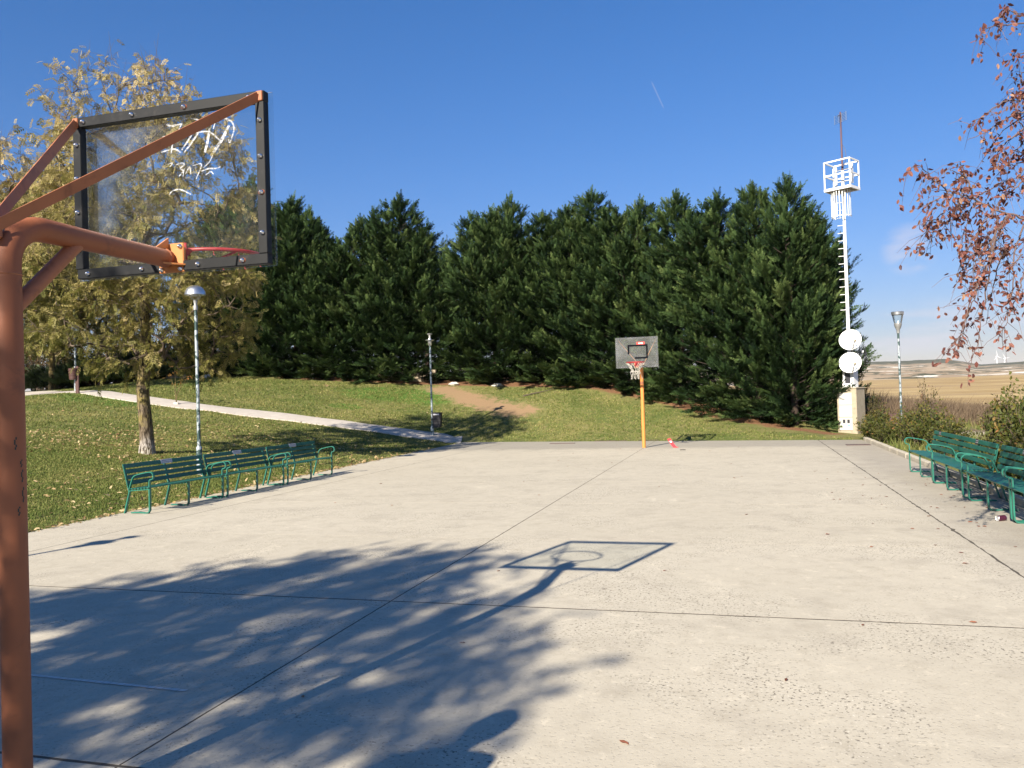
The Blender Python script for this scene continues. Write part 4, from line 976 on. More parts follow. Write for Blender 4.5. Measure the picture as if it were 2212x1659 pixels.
# ------------------------------------------------------------------ vegetation helpers
def frames(D, roll=None, r=None):
    """rotation matrices (N,3,3): columns = x along D, y lateral, z normal"""
    D = D / (np.linalg.norm(D, axis=1)[:, None] + 1e-9); up = np.tile([0, 0, 1.0], (len(D), 1)); up[np.abs(D[:, 2]) > .97] = [1, 0, 0]
    Y = np.cross(up, D); Y /= np.linalg.norm(Y, axis=1)[:, None] + 1e-9; Zq = np.cross(D, Y)
    if roll is not None:
        c, s = np.cos(roll)[:, None], np.sin(roll)[:, None]; Y, Zq = Y * c + Zq * s, Zq * c - Y * s
    return np.stack([D, Y, Zq], 2)
def stamp(tv, tf, Pq, Rm, sc, tint, tipbright=0.0):
    """stamp a template (k,3) at N frames; returns V, F, tint"""
    N = len(Pq); k = len(tv); sc = np.asarray(sc, float)
    sc = sc[:, None, None] if sc.ndim == 1 else sc[:, None, :]
    V = np.einsum('nij,nkj->nki', Rm, tv[None] * sc) + Pq[:, None]
    F = (tf[None] + (np.arange(N) * k)[:, None, None]).reshape(-1, tf.shape[1])
    T = np.repeat(tint, k) + np.tile(np.clip(tv[:, 0], 0, 1), N) * tipbright
    return V.reshape(-1, 3), F, T
def merge(parts):
    V, F, T, o = [], [], [], 0
    for v, f, t in parts: V.append(v); F.append(f + o); T.append(t); o += len(v)
    return np.vstack(V), np.vstack(F), np.concatenate(T)
def frond_template(r, n=7, wid=.22):
    V, F = [], []
    def dia(a, b, w_, z0, z1):
        a = np.array(a); b = np.array(b); d = b - a; nrm = np.array([-d[1], d[0]]); nrm = nrm / (np.linalg.norm(nrm) + 1e-9) * w_; m_ = a + d * .5; o = len(V)
        V.extend([(a[0], a[1], z0), (m_[0] + nrm[0], m_[1] + nrm[1], (z0 + z1) / 2 + .01), (b[0], b[1], z1), (m_[0] - nrm[0], m_[1] - nrm[1], (z0 + z1) / 2 - .01)]); F.append((o, o + 1, o + 2, o + 3))
    for i in range(n):
        t = .06 + .80 * i / (n - 1); s = (1 - t) * .85 + .28
        for sg in (-1, 1):
            tt = t + r.uniform(-.03, .03); l = s * r.uniform(.8, 1.2)
            dia((tt, 0), (tt + .26 * l, sg * wid * l), 0.030 + .022 * r.random(), .10 * tt * tt, .10 * tt * tt + r.uniform(-.07, .09))
    dia((.75, 0), (1.08, r.uniform(-.03, .03)), .05, .05, .14); dia((.0, 0), (.8, 0), .03, .0, .06)
    return np.array(V, float), np.array(F, int)
FR = [frond_template(np.random.default_rng(100 + i)) for i in range(4)]
def leaflet(l, w_, droop=.25):
    return [(0, 0, 0), (l * .45, w_, -droop * l * .3), (l, 0, -droop * l), (l * .45, -w_, -droop * l * .3)]
def pinnate_template(r, pairs=4):
    V, F = [], []
    def put(base, ang, l, w_):
        o = len(V); c, s = math.cos(ang), math.sin(ang)
        for x, y, z in leaflet(l, w_): V.append((base[0] + x * c - y * s, base[1] + x * s + y * c, base[2] + z))
        F.append((o, o + 1, o + 2, o + 3))
    for i in range(pairs):
        t = .22 + .62 * i / (pairs - 1)
        for sg in (-1, 1): put((t, 0, -.28 * t * t), sg * r.uniform(.75, 1.05), .36 * r.uniform(.85, 1.1), .075)
    put((.86, 0, -.22), 0, .36, .07)
    o = len(V); V += [(0, -.006, 0), (0, .006, 0), (.86, .004, -.22), (.86, -.004, -.22)]; F.append((o, o + 1, o + 2, o + 3))
    return np.array(V, float), np.array(F, int)
PIN = [pinnate_template(np.random.default_rng(200 + i)) for i in range(3)]
OV = (np.array([(0, 0, 0), (.35, .27, -.03), (.75, .20, -.02), (1, 0, -.12), (.75, -.20, .03), (.35, -.27, .02)], float), np.array([(0, 1, 2, 3), (0, 3, 4, 5)], int))
def rnd_dirs(r, n):
    v = r.normal(size=(n, 3)); return v / np.linalg.norm(v, axis=1)[:, None]

def grow(r, trunk, targets, step=.32, droop=0.0, upb=.35):
    """connect targets to the nearest skeleton node; returns chains of points with counts"""
    nodes = [np.array(q, float) for q in trunk]; par = [-1] + list(range(len(trunk) - 1)); dirs = [np.array([0, 0, 1.0])] * len(trunk); chains = []
    base = nodes[-1] if len(trunk) < 4 else nodes[len(trunk) // 2]
    order = np.argsort(np.linalg.norm(targets - base, axis=1)); ends = []
    for ti in order:
        T = targets[ti]; N = np.array(nodes); d = N - T; dist = np.linalg.norm(d, axis=1); cost = dist + .8 * np.clip(d[:, 2] + .1 * dist, 0, None)
        cost[:max(1, len(trunk) // 3)] += 5
        k = int(np.argmin(cost)); p0 = nodes[k]; L = dist[k]
        if L < .12: continue
        ctrl = p0 + (dirs[k] * .5 + np.array([0, 0, upb]) + unit(T - p0) * .5) * L * .34
        n = max(2, int(math.ceil(L / step))); ids = [k]; prev = k
        for t in np.linspace(0, 1, n + 1)[1:]:
            q = (1 - t) ** 2 * p0 + 2 * t * (1 - t) * ctrl + t * t * T; q = q + r.normal(size=3) * .02 * (t < 1); q[2] -= droop * t * t * L * .3
            nodes.append(q); par.append(prev); dirs.append(unit(q - nodes[prev])); prev = len(nodes) - 1; ids.append(prev)
        chains.append(ids); ends.append(prev)
    cnt = np.zeros(len(nodes))
    for e in ends:
        k = e
        while k >= 0: cnt[k] += 1; k = par[k]
    return np.array(nodes), chains, cnt, np.array(dirs)
def branch_mesh(nodes, chains, cnt, r0=.006, ex=.52, nmin=4):
    mb = MB()
    for ids in chains:
        P = nodes[ids]; rad = r0 * np.maximum(cnt[ids], 1) ** ex; rad[0] = min(rad[0], rad[1] * 1.15); rad[-1] *= .5
        mb.tube(P, rad, nmin if rad[0] < .02 else 6 if rad[0] < .05 else 9, caps=False)
    return mb
def trunk_mesh(pts, rad, seed, n=22, amp=.06):
    """trunk with fluted, bumpy bark relief"""
    pts = smooth_poly(pts, 6); rad = np.interp(np.linspace(0, 1, len(pts)), np.linspace(0, 1, len(rad)), rad)
    mb = MB(); mb.tube(pts, rad, n, caps=True)
    V = np.array(mb.v); k = len(pts)
    c = np.repeat(pts, n, axis=0); body = V[:k * n]; d = body - c; a = np.tile(np.arange(n) * 2 * PI / n, k)
    f = 1 + amp * (2 * fbm(np.cos(a) * 2.2 + 5 + body[:, 2] * .25, np.sin(a) * 2.2 + body[:, 2] * .6, 3, seed) - .95) * 1.6
    V[:k * n] = c + d * f[:, None]; mb.v = [tuple(q) for q in V]
    return mb

# ------------------------------------------------------------------ conifer hedge
def conifer_crown(seed, H=8.5, Rb=1.55, open_base=.25):
    r = np.random.default_rng(seed); parts = []; bm = MB(); P, D, S, T = [], [], [], []
    def cone(ox, oy, zb, H, Rb, nb, per, lean=(0, 0), sub=False):
        lob = r.random(4) * 6.28
        for i in range(nb):
            f = (i + r.random()) / nb; z0 = zb + (H - zb - .3) * f ** (1.0 if sub else 1.28); az = i * 2.39996 + r.normal() * .35
            hh = (z0 - zb) / (H - zb); cx0, cy0 = ox + lean[0] * hh, oy + lean[1] * hh
            env = Rb * (min(1, (.5 if sub else .84) + hh * 1.6)) * (1 - hh ** (1.3 if sub else 1.95)) ** .95 + .08
            env *= 1 + .22 * math.sin(3 * az + lob[0] + z0 * .9) * (1 - hh) + .22 * r.normal()
            env = max(.15, env); low = (not sub) and hh < .12
            rise = env * ((-.10 + 2.6 * hh if low else .24) + .55 * hh + .2 * r.random()) + (.0 if low else .06)
            e = np.array([math.cos(az), math.sin(az), 0]); b0 = np.array([cx0, cy0, z0]); b1 = b0 + e * env + [0, 0, rise]; bc = b0 + e * env * .55 + [0, 0, rise * .42]
            t = np.linspace(0, 1, 5)[:, None]; cv = (1 - t) ** 2 * b0 + 2 * t * (1 - t) * bc + t * t * b1
            if i % 2 == 0: bm.tube(cv[:4], [.022 * (1 - .7 * hh), .016, .011, .006], 4, caps=False)
            bt = r.normal() * .19
            n = max(4, int(per * (.45 + .8 * env / 1.6)))
            tt = np.clip(1 - r.random(n) ** 1.3 * .75, .12, 1)[:, None]; pos = (1 - tt) ** 2 * b0 + 2 * tt * (1 - tt) * bc + tt * tt * b1
            tan = 2 * (1 - tt) * (bc - b0) + 2 * tt * (b1 - bc); tan /= np.linalg.norm(tan, axis=1)[:, None]
            dr = tan * 1.0 + rnd_dirs(r, n) * np.array([.62, .62, .40]) + np.array([0, 0, .06]); pos = pos + rnd_dirs(r, n) * .08
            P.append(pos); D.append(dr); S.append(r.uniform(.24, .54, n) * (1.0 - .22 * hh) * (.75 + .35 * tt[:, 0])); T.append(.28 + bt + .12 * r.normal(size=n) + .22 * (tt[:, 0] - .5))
        n = 34; zz = H - 1.0 + 1.2 * r.random(n) ** .8; a_ = r.random(n) * 6.28; w_ = .16 * (H + .25 - zz)
        P.append(np.stack([ox + lean[0] + np.cos(a_) * w_ * .5, oy + lean[1] + np.sin(a_) * w_ * .5, zz], 1)); D.append(np.stack([np.cos(a_) * .5, np.sin(a_) * .5, np.full(n, 1.1)], 1)); S.append(r.uniform(.25, .48, n)); T.append(.42 + .1 * r.normal(size=n))
    cone(0, 0, open_base, H, Rb, 200, 27)
    for k in range(6):
        a0 = k * 1.047 + r.random() * .8; rr = Rb * r.uniform(.42, .72); top = H * r.uniform(.5, .93)
        cone(rr * math.cos(a0) * .55, rr * math.sin(a0) * .55, max(.6, top - r.uniform(2.4, 3.6)), top, Rb * r.uniform(.36, .5), 34, 20, (rr * math.cos(a0) * .5, rr * math.sin(a0) * .5), True)
    P = np.vstack(P); D = np.vstack(D); S = np.concatenate(S); T = np.concatenate(T)
    k = r.integers(0, 4, len(P)); Rm = frames(D, r.normal(size=len(P)) * .7)
    for j in range(4):
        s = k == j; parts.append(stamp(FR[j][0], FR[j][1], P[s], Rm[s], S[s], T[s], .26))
    V, F, Tt = merge(parts)
    return np_mesh('crown', V, F, np.clip(Tt, 0, 1)), bm.mesh('branches'), MB().tube([(0, 0, -.3), (.03, 0, 1.2), (0, .03, 4), (0, 0, H - .6)], [.15, .12, .08, .015], 8).mesh('trunk')
CV = [conifer_crown(300 + i, Rb=rb, open_base=ob) for i, (rb, ob) in enumerate(((1.85, .0), (2.0, .0), (1.65, .05), (1.8, .03), (1.8, .0)))]
MT['con_wood'] = paint('conifer_wood', (.042, .028, .02), .95, var=.3, scale=10)
ORD = ['first', 'second', 'third', 'fourth', 'fifth', 'sixth', 'seventh', 'eighth', 'ninth', 'tenth', 'eleventh', 'twelfth', 'thirteenth', 'fourteenth', 'fifteenth', 'sixteenth', 'seventeenth', 'eighteenth', 'nineteenth', 'twentieth', 'twenty-first', 'twenty-second']
def plant_conifer(u, d, top_v, variant, label, wide=1.0, rz=0.0, name='conifer_tree', z=None):
    p0 = at(u, 829, d); zg = tz(p0[0], p0[1]) if z is None else z
    ztop = at(u, top_v, d)[2]; h = ztop - zg
    t = thing(name, label, 'conifer', (p0[0], p0[1], zg - .05), rz, 'conifers of the hedge')
    c, b, k = CV[variant]; s = h / 8.55; sw = wide * (.55 + .45 * s)
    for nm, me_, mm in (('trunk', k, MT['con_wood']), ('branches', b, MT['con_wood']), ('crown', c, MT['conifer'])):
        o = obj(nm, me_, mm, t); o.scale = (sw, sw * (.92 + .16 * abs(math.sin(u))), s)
    return t
CON = [(462, 42, 452, 2), (512, 41.5, 425, 0), (556, 41.2, 396, 3), (604, 41, 452, 2), (641, 40.7, 432, 2), (697, 40.4, 487, 0), (742, 40.3, 525, 3), (789, 40.2, 480, 2), (835, 40, 512, 0), (876, 39.9, 430, 2), (925, 39.6, 502, 3), (1030, 39.2, 472, 0), (1072, 38.9, 458, 2), (1113, 38.7, 436, 1), (1185, 38.2, 466, 0), (1237, 37.7, 452, 3), (1290, 37.1, 418, 1), (1340, 36.0, 458, 2), (1395, 34.9, 442, 0), (1474, 33.2, 426, 1), (1565, 31.3, 428, 0), (1640, 29.7, 408, 1), (1714, 28.5, 394, 4), (1744, 29.0, 452, 2), (1778, 30.2, 470, 0)]
ORD += ['twenty-third', 'twenty-fourth', 'twenty-fifth']
for i, (u, d, tv_, vr) in enumerate(CON):
    lb = ('dark conifer at the right end of the hedge, beside the antenna mast' if i == len(CON) - 1 else 'dark green conifer, %s from the left end of the hedge' % ORD[i])
    plant_conifer(u, d + .6, tv_, (vr if vr == 4 else (vr + 2 * i) % 5), lb, (.80 if u > 1730 else .95) if u > 1700 else 1.14 + .12 * math.sin(i * 2.3), i * 1.7)

# ------------------------------------------------------------------ ash trees
def ash_tree(seed, H, zc, prof, r0, trunk_pts, trunk_rad, ntar=170, leaves=6000, leaf_l=.21, low_green=True):
    """prof: list of (z, radius); returns meshes trunk, branches, foliage"""
    r = np.random.default_rng(seed); zs, rs = zip(*prof); T = []
    while len(T) < ntar:
        z = r.uniform(zs[0], zs[-1]); R = np.interp(z, zs, rs); 
        if r.random() > (R / max(rs)) ** 1.2 + .08: continue
        a = r.random() * 6.283; rr = R * math.sqrt(r.random()) * (1 + .15 * math.sin(3 * a + z)); T.append((trunk_pts[-1][0] * .6 + rr * math.cos(a), trunk_pts[-1][1] * .6 + rr * math.sin(a), z))
    T = np.array(T)
    nodes, chains, cnt, dirs = grow(r, trunk_pts, T)
    # twigs on thin wood
    tw_ch = []; base_n = len(nodes); extra = []; exd = []; exc = []
    thin = [i for i in range(len(trunk_pts), base_n) if cnt[i] <= 6]
    mb = branch_mesh(nodes, chains, cnt, r0)
    LP, LD = [], []
    for i in thin:
        for _ in range(4):
            d = unit(dirs[i] * .8 + r.normal(size=3) * .8 + np.array([0, 0, .15])); l = r.uniform(.25, .75); p = nodes[i]
            q1 = p + d * l * .5 + [0, 0, .03]; q2 = p + d * l + np.array([0, 0, -.06 * l])
            mb.tube([p, q1, q2], [.005, .0035, .002], 3, caps=False)
            for t in (.25, .45, .62, .78, .9, 1.0): LP.append(p * (1 - t) + q2 * t + [0, 0, .02]); LD.append(d)
    # bare tips at the top of the crown
    top = np.argsort(-nodes[:, 2])[:150]
    for i in top[::2]:
        d = unit(np.array([r.normal() * .14, r.normal() * .14, 1])); l = r.uniform(.4, 1.0); mb.tube([nodes[i], nodes[i] + d * l], [.006, .002], 3, caps=False)
    LP = np.array(LP); LD = np.array(LD)
    # thin the leaves near the very top, keep clumps
    keep = r.random(len(LP)) < np.interp(LP[:, 2], [zs[0], zs[0] + .7 * (zs[-1] - zs[0]), zs[-1]], [1, 1, .30]) * np.clip(.5 + 1.3 * fbm(LP[:, 0] * .9 + LP[:, 2], LP[:, 1] * .9 + LP[:, 2] * .7, 2, seed), .2, 1)
    LP = LP[keep]; LD = LD[keep]
    if len(LP) > leaves: s = r.choice(len(LP), leaves, replace=False); LP = LP[s]; LD = LD[s]
    n = len(LP); D = LD * .5 + rnd_dirs(r, n) * .75 + np.array([0, 0, -.45]); Rm = frames(D, r.normal(size=n) * .9); S = leaf_l * r.uniform(.7, 1.2, n)
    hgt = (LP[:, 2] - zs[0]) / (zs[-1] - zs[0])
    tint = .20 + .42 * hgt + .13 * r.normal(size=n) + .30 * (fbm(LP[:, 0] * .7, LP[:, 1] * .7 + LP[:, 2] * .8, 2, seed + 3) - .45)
    k = r.integers(0, 3, n); parts = [stamp(PIN[j][0], PIN[j][1], LP[k == j], Rm[k == j], S[k == j], np.clip(tint[k == j], .02, .98)) for j in range(3)]
    V, F, Tt = merge(parts)
    return trunk_mesh(trunk_pts, trunk_rad, seed), mb, np_mesh('crown', V, F, Tt)
def plant_tree(meshes, loc, rz, label, group, leafm, barkm, name='ash_tree', scale=1.0, cat='tree', twm=None):
    t = thing(name, label, cat, loc, rz, group)
    for nm, me_, mm in zip(('trunk', 'branches', 'crown'), meshes, (barkm, twm or MT['twig'], leafm)):
        o = obj(nm, me_, mm, t); o.scale = (scale,) * 3
    return t
def finish(tr): # MB -> mesh for trunk and branches
    a, b, c = tr; am = a.mesh('trunk'); am.set_sharp_from_angle(angle=1.2); return am, b.mesh('branches'), c
NT_P = [(0, 0, -.2), (.0, .0, .25), (-.03, 0, .9), (-.07, .02, 1.6), (.0, .03, 2.3), (.03, 0, 3.2), (0, 0, 4.4), (.05, .05, 5.6)]
NT_R = [.225, .175, .155, .148, .142, .12, .08, .045]
near_tree = finish(ash_tree(21, 9.5, 2, [(2.05, 1.4), (2.8, 2.3), (4.4, 2.8), (6.2, 2.8), (7.7, 2.3), (8.8, 1.5), (9.6, .7)], .0058, NT_P, NT_R, 370, 31000, .205))
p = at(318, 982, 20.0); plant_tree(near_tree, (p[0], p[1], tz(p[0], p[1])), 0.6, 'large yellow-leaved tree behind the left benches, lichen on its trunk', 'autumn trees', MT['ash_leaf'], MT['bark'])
BT_P = [(0, 0, -.2), (.02, 0, .6), (.08, .02, 1.6), (.05, .05, 2.6), (0, 0, 3.8), (.0, .05, 5.4)]
bt1 = finish(ash_tree(33, 10, 2, [(2.2, 1.2), (3.4, 2.3), (5.5, 2.9), (7.5, 2.4), (9.2, 1.4), (10.6, .4)], .0062, BT_P, [.18, .14, .125, .115, .09, .05], 230, 12500, .27))
for k, (u, d, tv_, lb, rz, lm) in enumerate([(18, 33, 265, 'tall thinning golden tree behind the near orange post', .4, 'ash_leaf'), (113, 39, 330, 'golden tree with forked olive trunk left of the brown basket bin', 2.1, 'ash_leaf'), (180, 41, 345, 'golden tree with straight trunk just right of the brown basket bin', 4.0, 'ash_leaf'), (84, 60, 430, 'small russet tree beside the parked white car', 5.2, 'brown_leaf'), (250, 47, 420, 'brown tree half hidden behind the large yellow tree', 1.2, 'brown_leaf'), (-70, 36, 330, 'golden tree mostly outside the left picture edge', 3.0, 'ash_leaf')]):
    q = at(u, 845, d); zg = tz(q[0], q[1]); h = at(u, tv_, d)[2] - zg
    plant_tree(bt1, (q[0], q[1], zg), rz, lb, 'autumn trees', MT[lm], MT['bark_far'], scale=h / 11.0)
# tree behind the camera whose crown shades the near court
sh_tree = finish(ash_tree(57, 8, 2, [(1.5, 1.8), (2.6, 2.7), (4.4, 3.1), (5.8, 2.7), (6.9, 1.9), (7.6, .7)], .007, BT_P[:5] + [(0, .05, 4.9)], [.2, .16, .14, .125, .09, .05], 260, 11000, .29))
plant_tree(sh_tree, (-3.85, -7.9, tz(-3.85, -7.9)), 0.9, 'tree behind the camera on the left whose crown shades the near court', 'autumn trees', MT['ash_leaf'], MT['bark'])

# ------------------------------------------------------------------ birch at the right picture edge
def bp(x, y, d): return at((3500 + x / 1.1448) * .5486, y / 1.1448 * .5486, d)
BIR = [([(640, 992), (540, 965), (480, 945), (380, 890), (290, 870), (210, 815), (185, 790), (130, 745), (80, 785)], 6.9, .55),
 ([(380, 890), (360, 830), (330, 760), (320, 728)], 6.9, .35), ([(350, 800), (310, 780), (265, 760)], 6.9, .2), ([(290, 870), (240, 890), (190, 915), (115, 945)], 6.8, .3), ([(330, 885), (290, 960), (255, 1010), (205, 1082)], 7.0, .3), ([(255, 960), (200, 990), (140, 1015)], 6.9, .2), ([(240, 1000), (190, 1030), (150, 1060)], 7.0, .2),
 ([(380, 895), (350, 920), (310, 975)], 7.1, .2), ([(400, 905), (360, 960), (345, 1030), (325, 1080)], 7.1, .3), ([(385, 892), (440, 860), (500, 828), (560, 800)], 7.2, .4), ([(480, 945), (430, 1000), (380, 1080), (350, 1140)], 7.0, .3),
 ([(560, 970), (500, 1010), (450, 1060), (370, 1110)], 7.2, .3), ([(540, 965), (480, 1060), (440, 1200), (390, 1330), (350, 1440), (290, 1595)], 6.8, .5), ([(470, 1080), (410, 1160), (360, 1220), (305, 1230)], 7.0, .2), ([(480, 1060), (450, 1250), (420, 1400), (400, 1540), (365, 1630)], 6.9, .4), ([(420, 1100), (350, 1200), (320, 1300)], 7.0, .2), ([(440, 1250), (380, 1310), (335, 1500), (280, 1570)], 6.9, .3),
 ([(620, 1000), (570, 1120), (560, 1300), (540, 1420), (510, 1500)], 7.1, .4), ([(600, 1150), (550, 1200), (530, 1170)], 7.1, .2), ([(640, 1180), (590, 1290), (560, 1380), (575, 1440)], 7.3, .3), ([(560, 1080), (510, 1150), (470, 1290), (440, 1460)], 7.2, .4), ([(520, 1040), (450, 1140), (420, 1220)], 7.2, .2),
 ([(650, 98), (520, 115), (440, 130), (385, 185)], 7.0, .3), ([(640, 80), (560, 50), (515, 20)], 7.2, .2), ([(640, 420), (540, 450), (470, 490), (400, 540), (360, 565)], 7.0, .4), ([(650, 490), (520, 540), (440, 590), (350, 635)], 7.2, .4), ([(650, 550), (530, 640), (480, 680), (440, 690)], 7.1, .4), ([(640, 600), (570, 680), (520, 710)], 7.4, .3), ([(640, 700), (580, 740), (530, 745)], 7.3, .3), ([(640, 780), (570, 850), (510, 900), (440, 1010)], 7.3, .4), ([(650, 640), (600, 560), (560, 470), (560, 400)], 7.5, .3), ([(650, 250), (600, 240), (565, 250)], 7.2, .15), ([(650, 310), (600, 330), (590, 380)], 7.3, .15)]
r = np.random.default_rng(71); bbase = at(2600, 829, 7.7); bx, by = bbase[0], bbase[1]; bzg = tz(bx, by)
tp_ = [np.array([0, 0, -.2]), np.array([0, 0, .5]), np.array([-.05, .02, 1.8]), np.array([-.02, .05, 3.4]), np.array([.05, 0, 5.2]), np.array([.1, .05, 7.2]), np.array([.12, .05, 9.0])]
org = np.array([bx, by, bzg])
mb = MB(); LP, LD = [], []
def leafy(P, dens, t0=.2):
    L = np.linalg.norm(np.diff(P, axis=0), axis=1).sum(); n = int(L * dens)
    cen = r.random(max(2, int(L * 5)))
    for _ in range(n):
        t = np.clip(cen[r.integers(len(cen))] + r.normal() * .05, t0, 1); i = min(int(t * (len(P) - 1)), len(P) - 2); f = t * (len(P) - 1) - i
        LP.append(P[i] * (1 - f) + P[i + 1] * f + r.normal(size=3) * .022); LD.append(r.normal(size=3) * .7 + [0, 0, -.75])
for pts, d, wgt in BIR:
    P = smooth_poly([bp(x, y, d + r.normal() * .05 + .25 * k * .0) - org for k, (x, y) in enumerate(pts)], 6); P = P + r.normal(size=P.shape) * .006
    if pts[0][0] > 600:   # continue to the trunk
        z0 = P[0][2] - .9; z0 = np.clip(z0, 1.6, 8.2); tp = np.array([np.interp(z0, [q[2] for q in tp_], [q[0] for q in tp_]), np.interp(z0, [q[2] for q in tp_], [q[1] for q in tp_]), z0])
        j1, j2 = r.normal(size=3) * .10, r.normal(size=3) * .10
        C = smooth_poly([tp, tp * .7 + P[0] * .3 + [0, 0, .28] + j1, tp * .35 + P[0] * .65 + [0, 0, .22] + j2, P[0]], 6); C[1:-1] += r.normal(size=(len(C) - 2, 3)) * .012
        mb.tube(C, np.linspace(.022, .0095 * (.5 + wgt), len(C)), 6, caps=False); leafy(C, 16, .25)
        for _ in range(9):
            i = r.integers(4, len(C)); d_ = unit(r.normal(size=3) * .7 + np.array([0, 0, -.5])); l = r.uniform(.25, .8); Q = np.array([C[i], C[i] + d_ * l * .5 + [0, 0, .05], C[i] + d_ * l + [0, 0, -.10]]); mb.tube(Q, [.006, .004, .0015], 4, caps=False); leafy(Q, 26, .2)
    mb.tube(P, np.linspace(.0095 * (.5 + wgt), .0022, len(P)), 5, caps=False)
    leafy(P, 27, .12)
    for k in range(int(len(P) * .55)):
        i = r.integers(1, len(P)); d_ = unit(r.normal(size=3) * .6 + np.array([-.2, 0, -.6])); l = r.uniform(.10, .30); Q = np.array([P[i], P[i] + d_ * l * .5, P[i] + d_ * l + [0, 0, -.06]]); mb.tube(Q, [.003, .002, .0013], 3, caps=False)
        if r.random() < .75: leafy(Q, 22, .2)
# the rest of the crown, outside the picture
tg = []
while len(tg) < 90:
    z = r.uniform(2.2, 9.6); R = np.interp(z, [2.2, 4, 6, 8, 9.8], [1.2, 2.0, 2.0, 1.3, .3]); a = r.random() * 6.28; q = np.array([R * math.cos(a) * math.sqrt(r.random()), R * math.sin(a) * math.sqrt(r.random()), z])
    w_ = q + org - CAM; dep = w_ @ CF; uu = 1106 + FPX * (w_ @ CR) / max(dep, .1)
    if uu > 2330 or dep < 0: tg.append(q)
nodes, chains, cnt, dirs = grow(r, tp_, np.array(tg), droop=.4)
bm2 = branch_mesh(nodes, chains, cnt, .006); mb.v += []; o_ = len(mb.v); mb.v += bm2.v; mb.f += [tuple(i + o_ for i in f) for f in bm2.f]; mb.sm += bm2.sm
for ids in chains: leafy(nodes[ids], 30, .3)
LP = np.array(LP); LD = np.array(LD); n = len(LP)
V, F, T = stamp(OV[0], OV[1], LP, frames(LD, r.random(n) * 6.28), np.stack([r.uniform(.038, .062, n)] * 3, 1), np.clip(.55 + .24 * r.normal(size=n), 0, 1))
bt = thing('birch_tree', 'birch with hanging red-brown leaves reaching in from the right edge', 'tree', org, 0, 'autumn trees')
tmm = trunk_mesh(tp_, [.17, .14, .12, .10, .075, .045, .012], 5, amp=.03); tmm.build('trunk', MT['birch_bark'], bt); mb.build('branches', MT['birch_twig'], bt); obj('crown', np_mesh('crown', V, F, T), MT['birch_leaf'], bt)

# ------------------------------------------------------------------ shrubs
def shrub(seed, n=46, h=1.0, w_=1.0, lpm=42, leaf=.055, up=.9, bare=0.0):
    r = np.random.default_rng(seed); mb = MB(); LP, LD, TT = [], [], []
    for i in range(n):
        a = r.random() * 6.283; s = math.sqrt(r.random()); tipp = np.array([s * w_ * .5 * math.cos(a), s * w_ * .5 * math.sin(a), h * (1 - .45 * s * s) * r.uniform(.62, 1.12)]); b0 = np.array([tipp[0] * .25, tipp[1] * .25, -.05])
        P = smooth_poly([b0, b0 * .4 + tipp * .6 * np.array([.75, .75, 1]) + [0, 0, .05], tipp], 4) + r.normal(size=(9, 3)) * .008; mb.tube(P, np.linspace(.008, .002, 9), 4, caps=False); tt = r.normal() * .14
        nl = int(lpm * h)
        for _ in range(nl):
            t = r.uniform(.10 + bare, 1); k = min(int(t * 8), 7); f = t * 8 - k; LP.append(P[k] * (1 - f) + P[k + 1] * f + r.normal(size=3) * .035); LD.append(r.normal(size=3) * .6 + np.array([math.cos(a) * .3, math.sin(a) * .3, .35])); TT.append(.30 + tt + .30 * t * (tipp[2] / h) + .12 * r.normal())
        for _ in range(3):
            k = r.integers(3, 8); d_ = unit(r.normal(size=3) + [0, 0, .5]); l = r.uniform(.1, .28) * h; Q = [P[k], P[k] + d_ * l]; mb.tube(Q, [.004, .0015], 3, caps=False)
            for t in r.random(int(lpm * .22)): LP.append(P[k] + d_ * l * t + r.normal(size=3) * .02); LD.append(d_ + r.normal(size=3) * .6); TT.append(.45 + tt + .16 * r.normal())
    LP = np.array(LP); LD = np.array(LD); m_ = len(LP)
    V, F, T = stamp(OV[0], OV[1], LP, frames(LD, r.normal(size=m_)), leaf * r.uniform(.7, 1.25, m_), np.clip(TT, 0, 1)); return mb.mesh('stems'), np_mesh('foliage', V, F, T)
SV = [shrub(400), shrub(401, 52, 1.0, 1.0), shrub(402, 40, 1.0, .85, 36, .05, bare=.15), shrub(403, 26, 1.0, .7, 12, .045, bare=.45)]
def plant_shrub(u, v, d, h, w_, var, mat, label, group='shrubs behind the right-hand benches', name='shrub', rz=None):
    q = at(u, v, d); zg = tz(q[0], q[1]); t = thing(name, label, 'shrub', (q[0], q[1], zg), (u * .37) % 6.28 if rz is None else rz, group)
    for nm, me_, mm in (('stems', SV[var][0], MT['twig']), ('foliage', SV[var][1], MT[mat])):
        o = obj(nm, me_, mm, t); o.scale = (w_, w_, h)
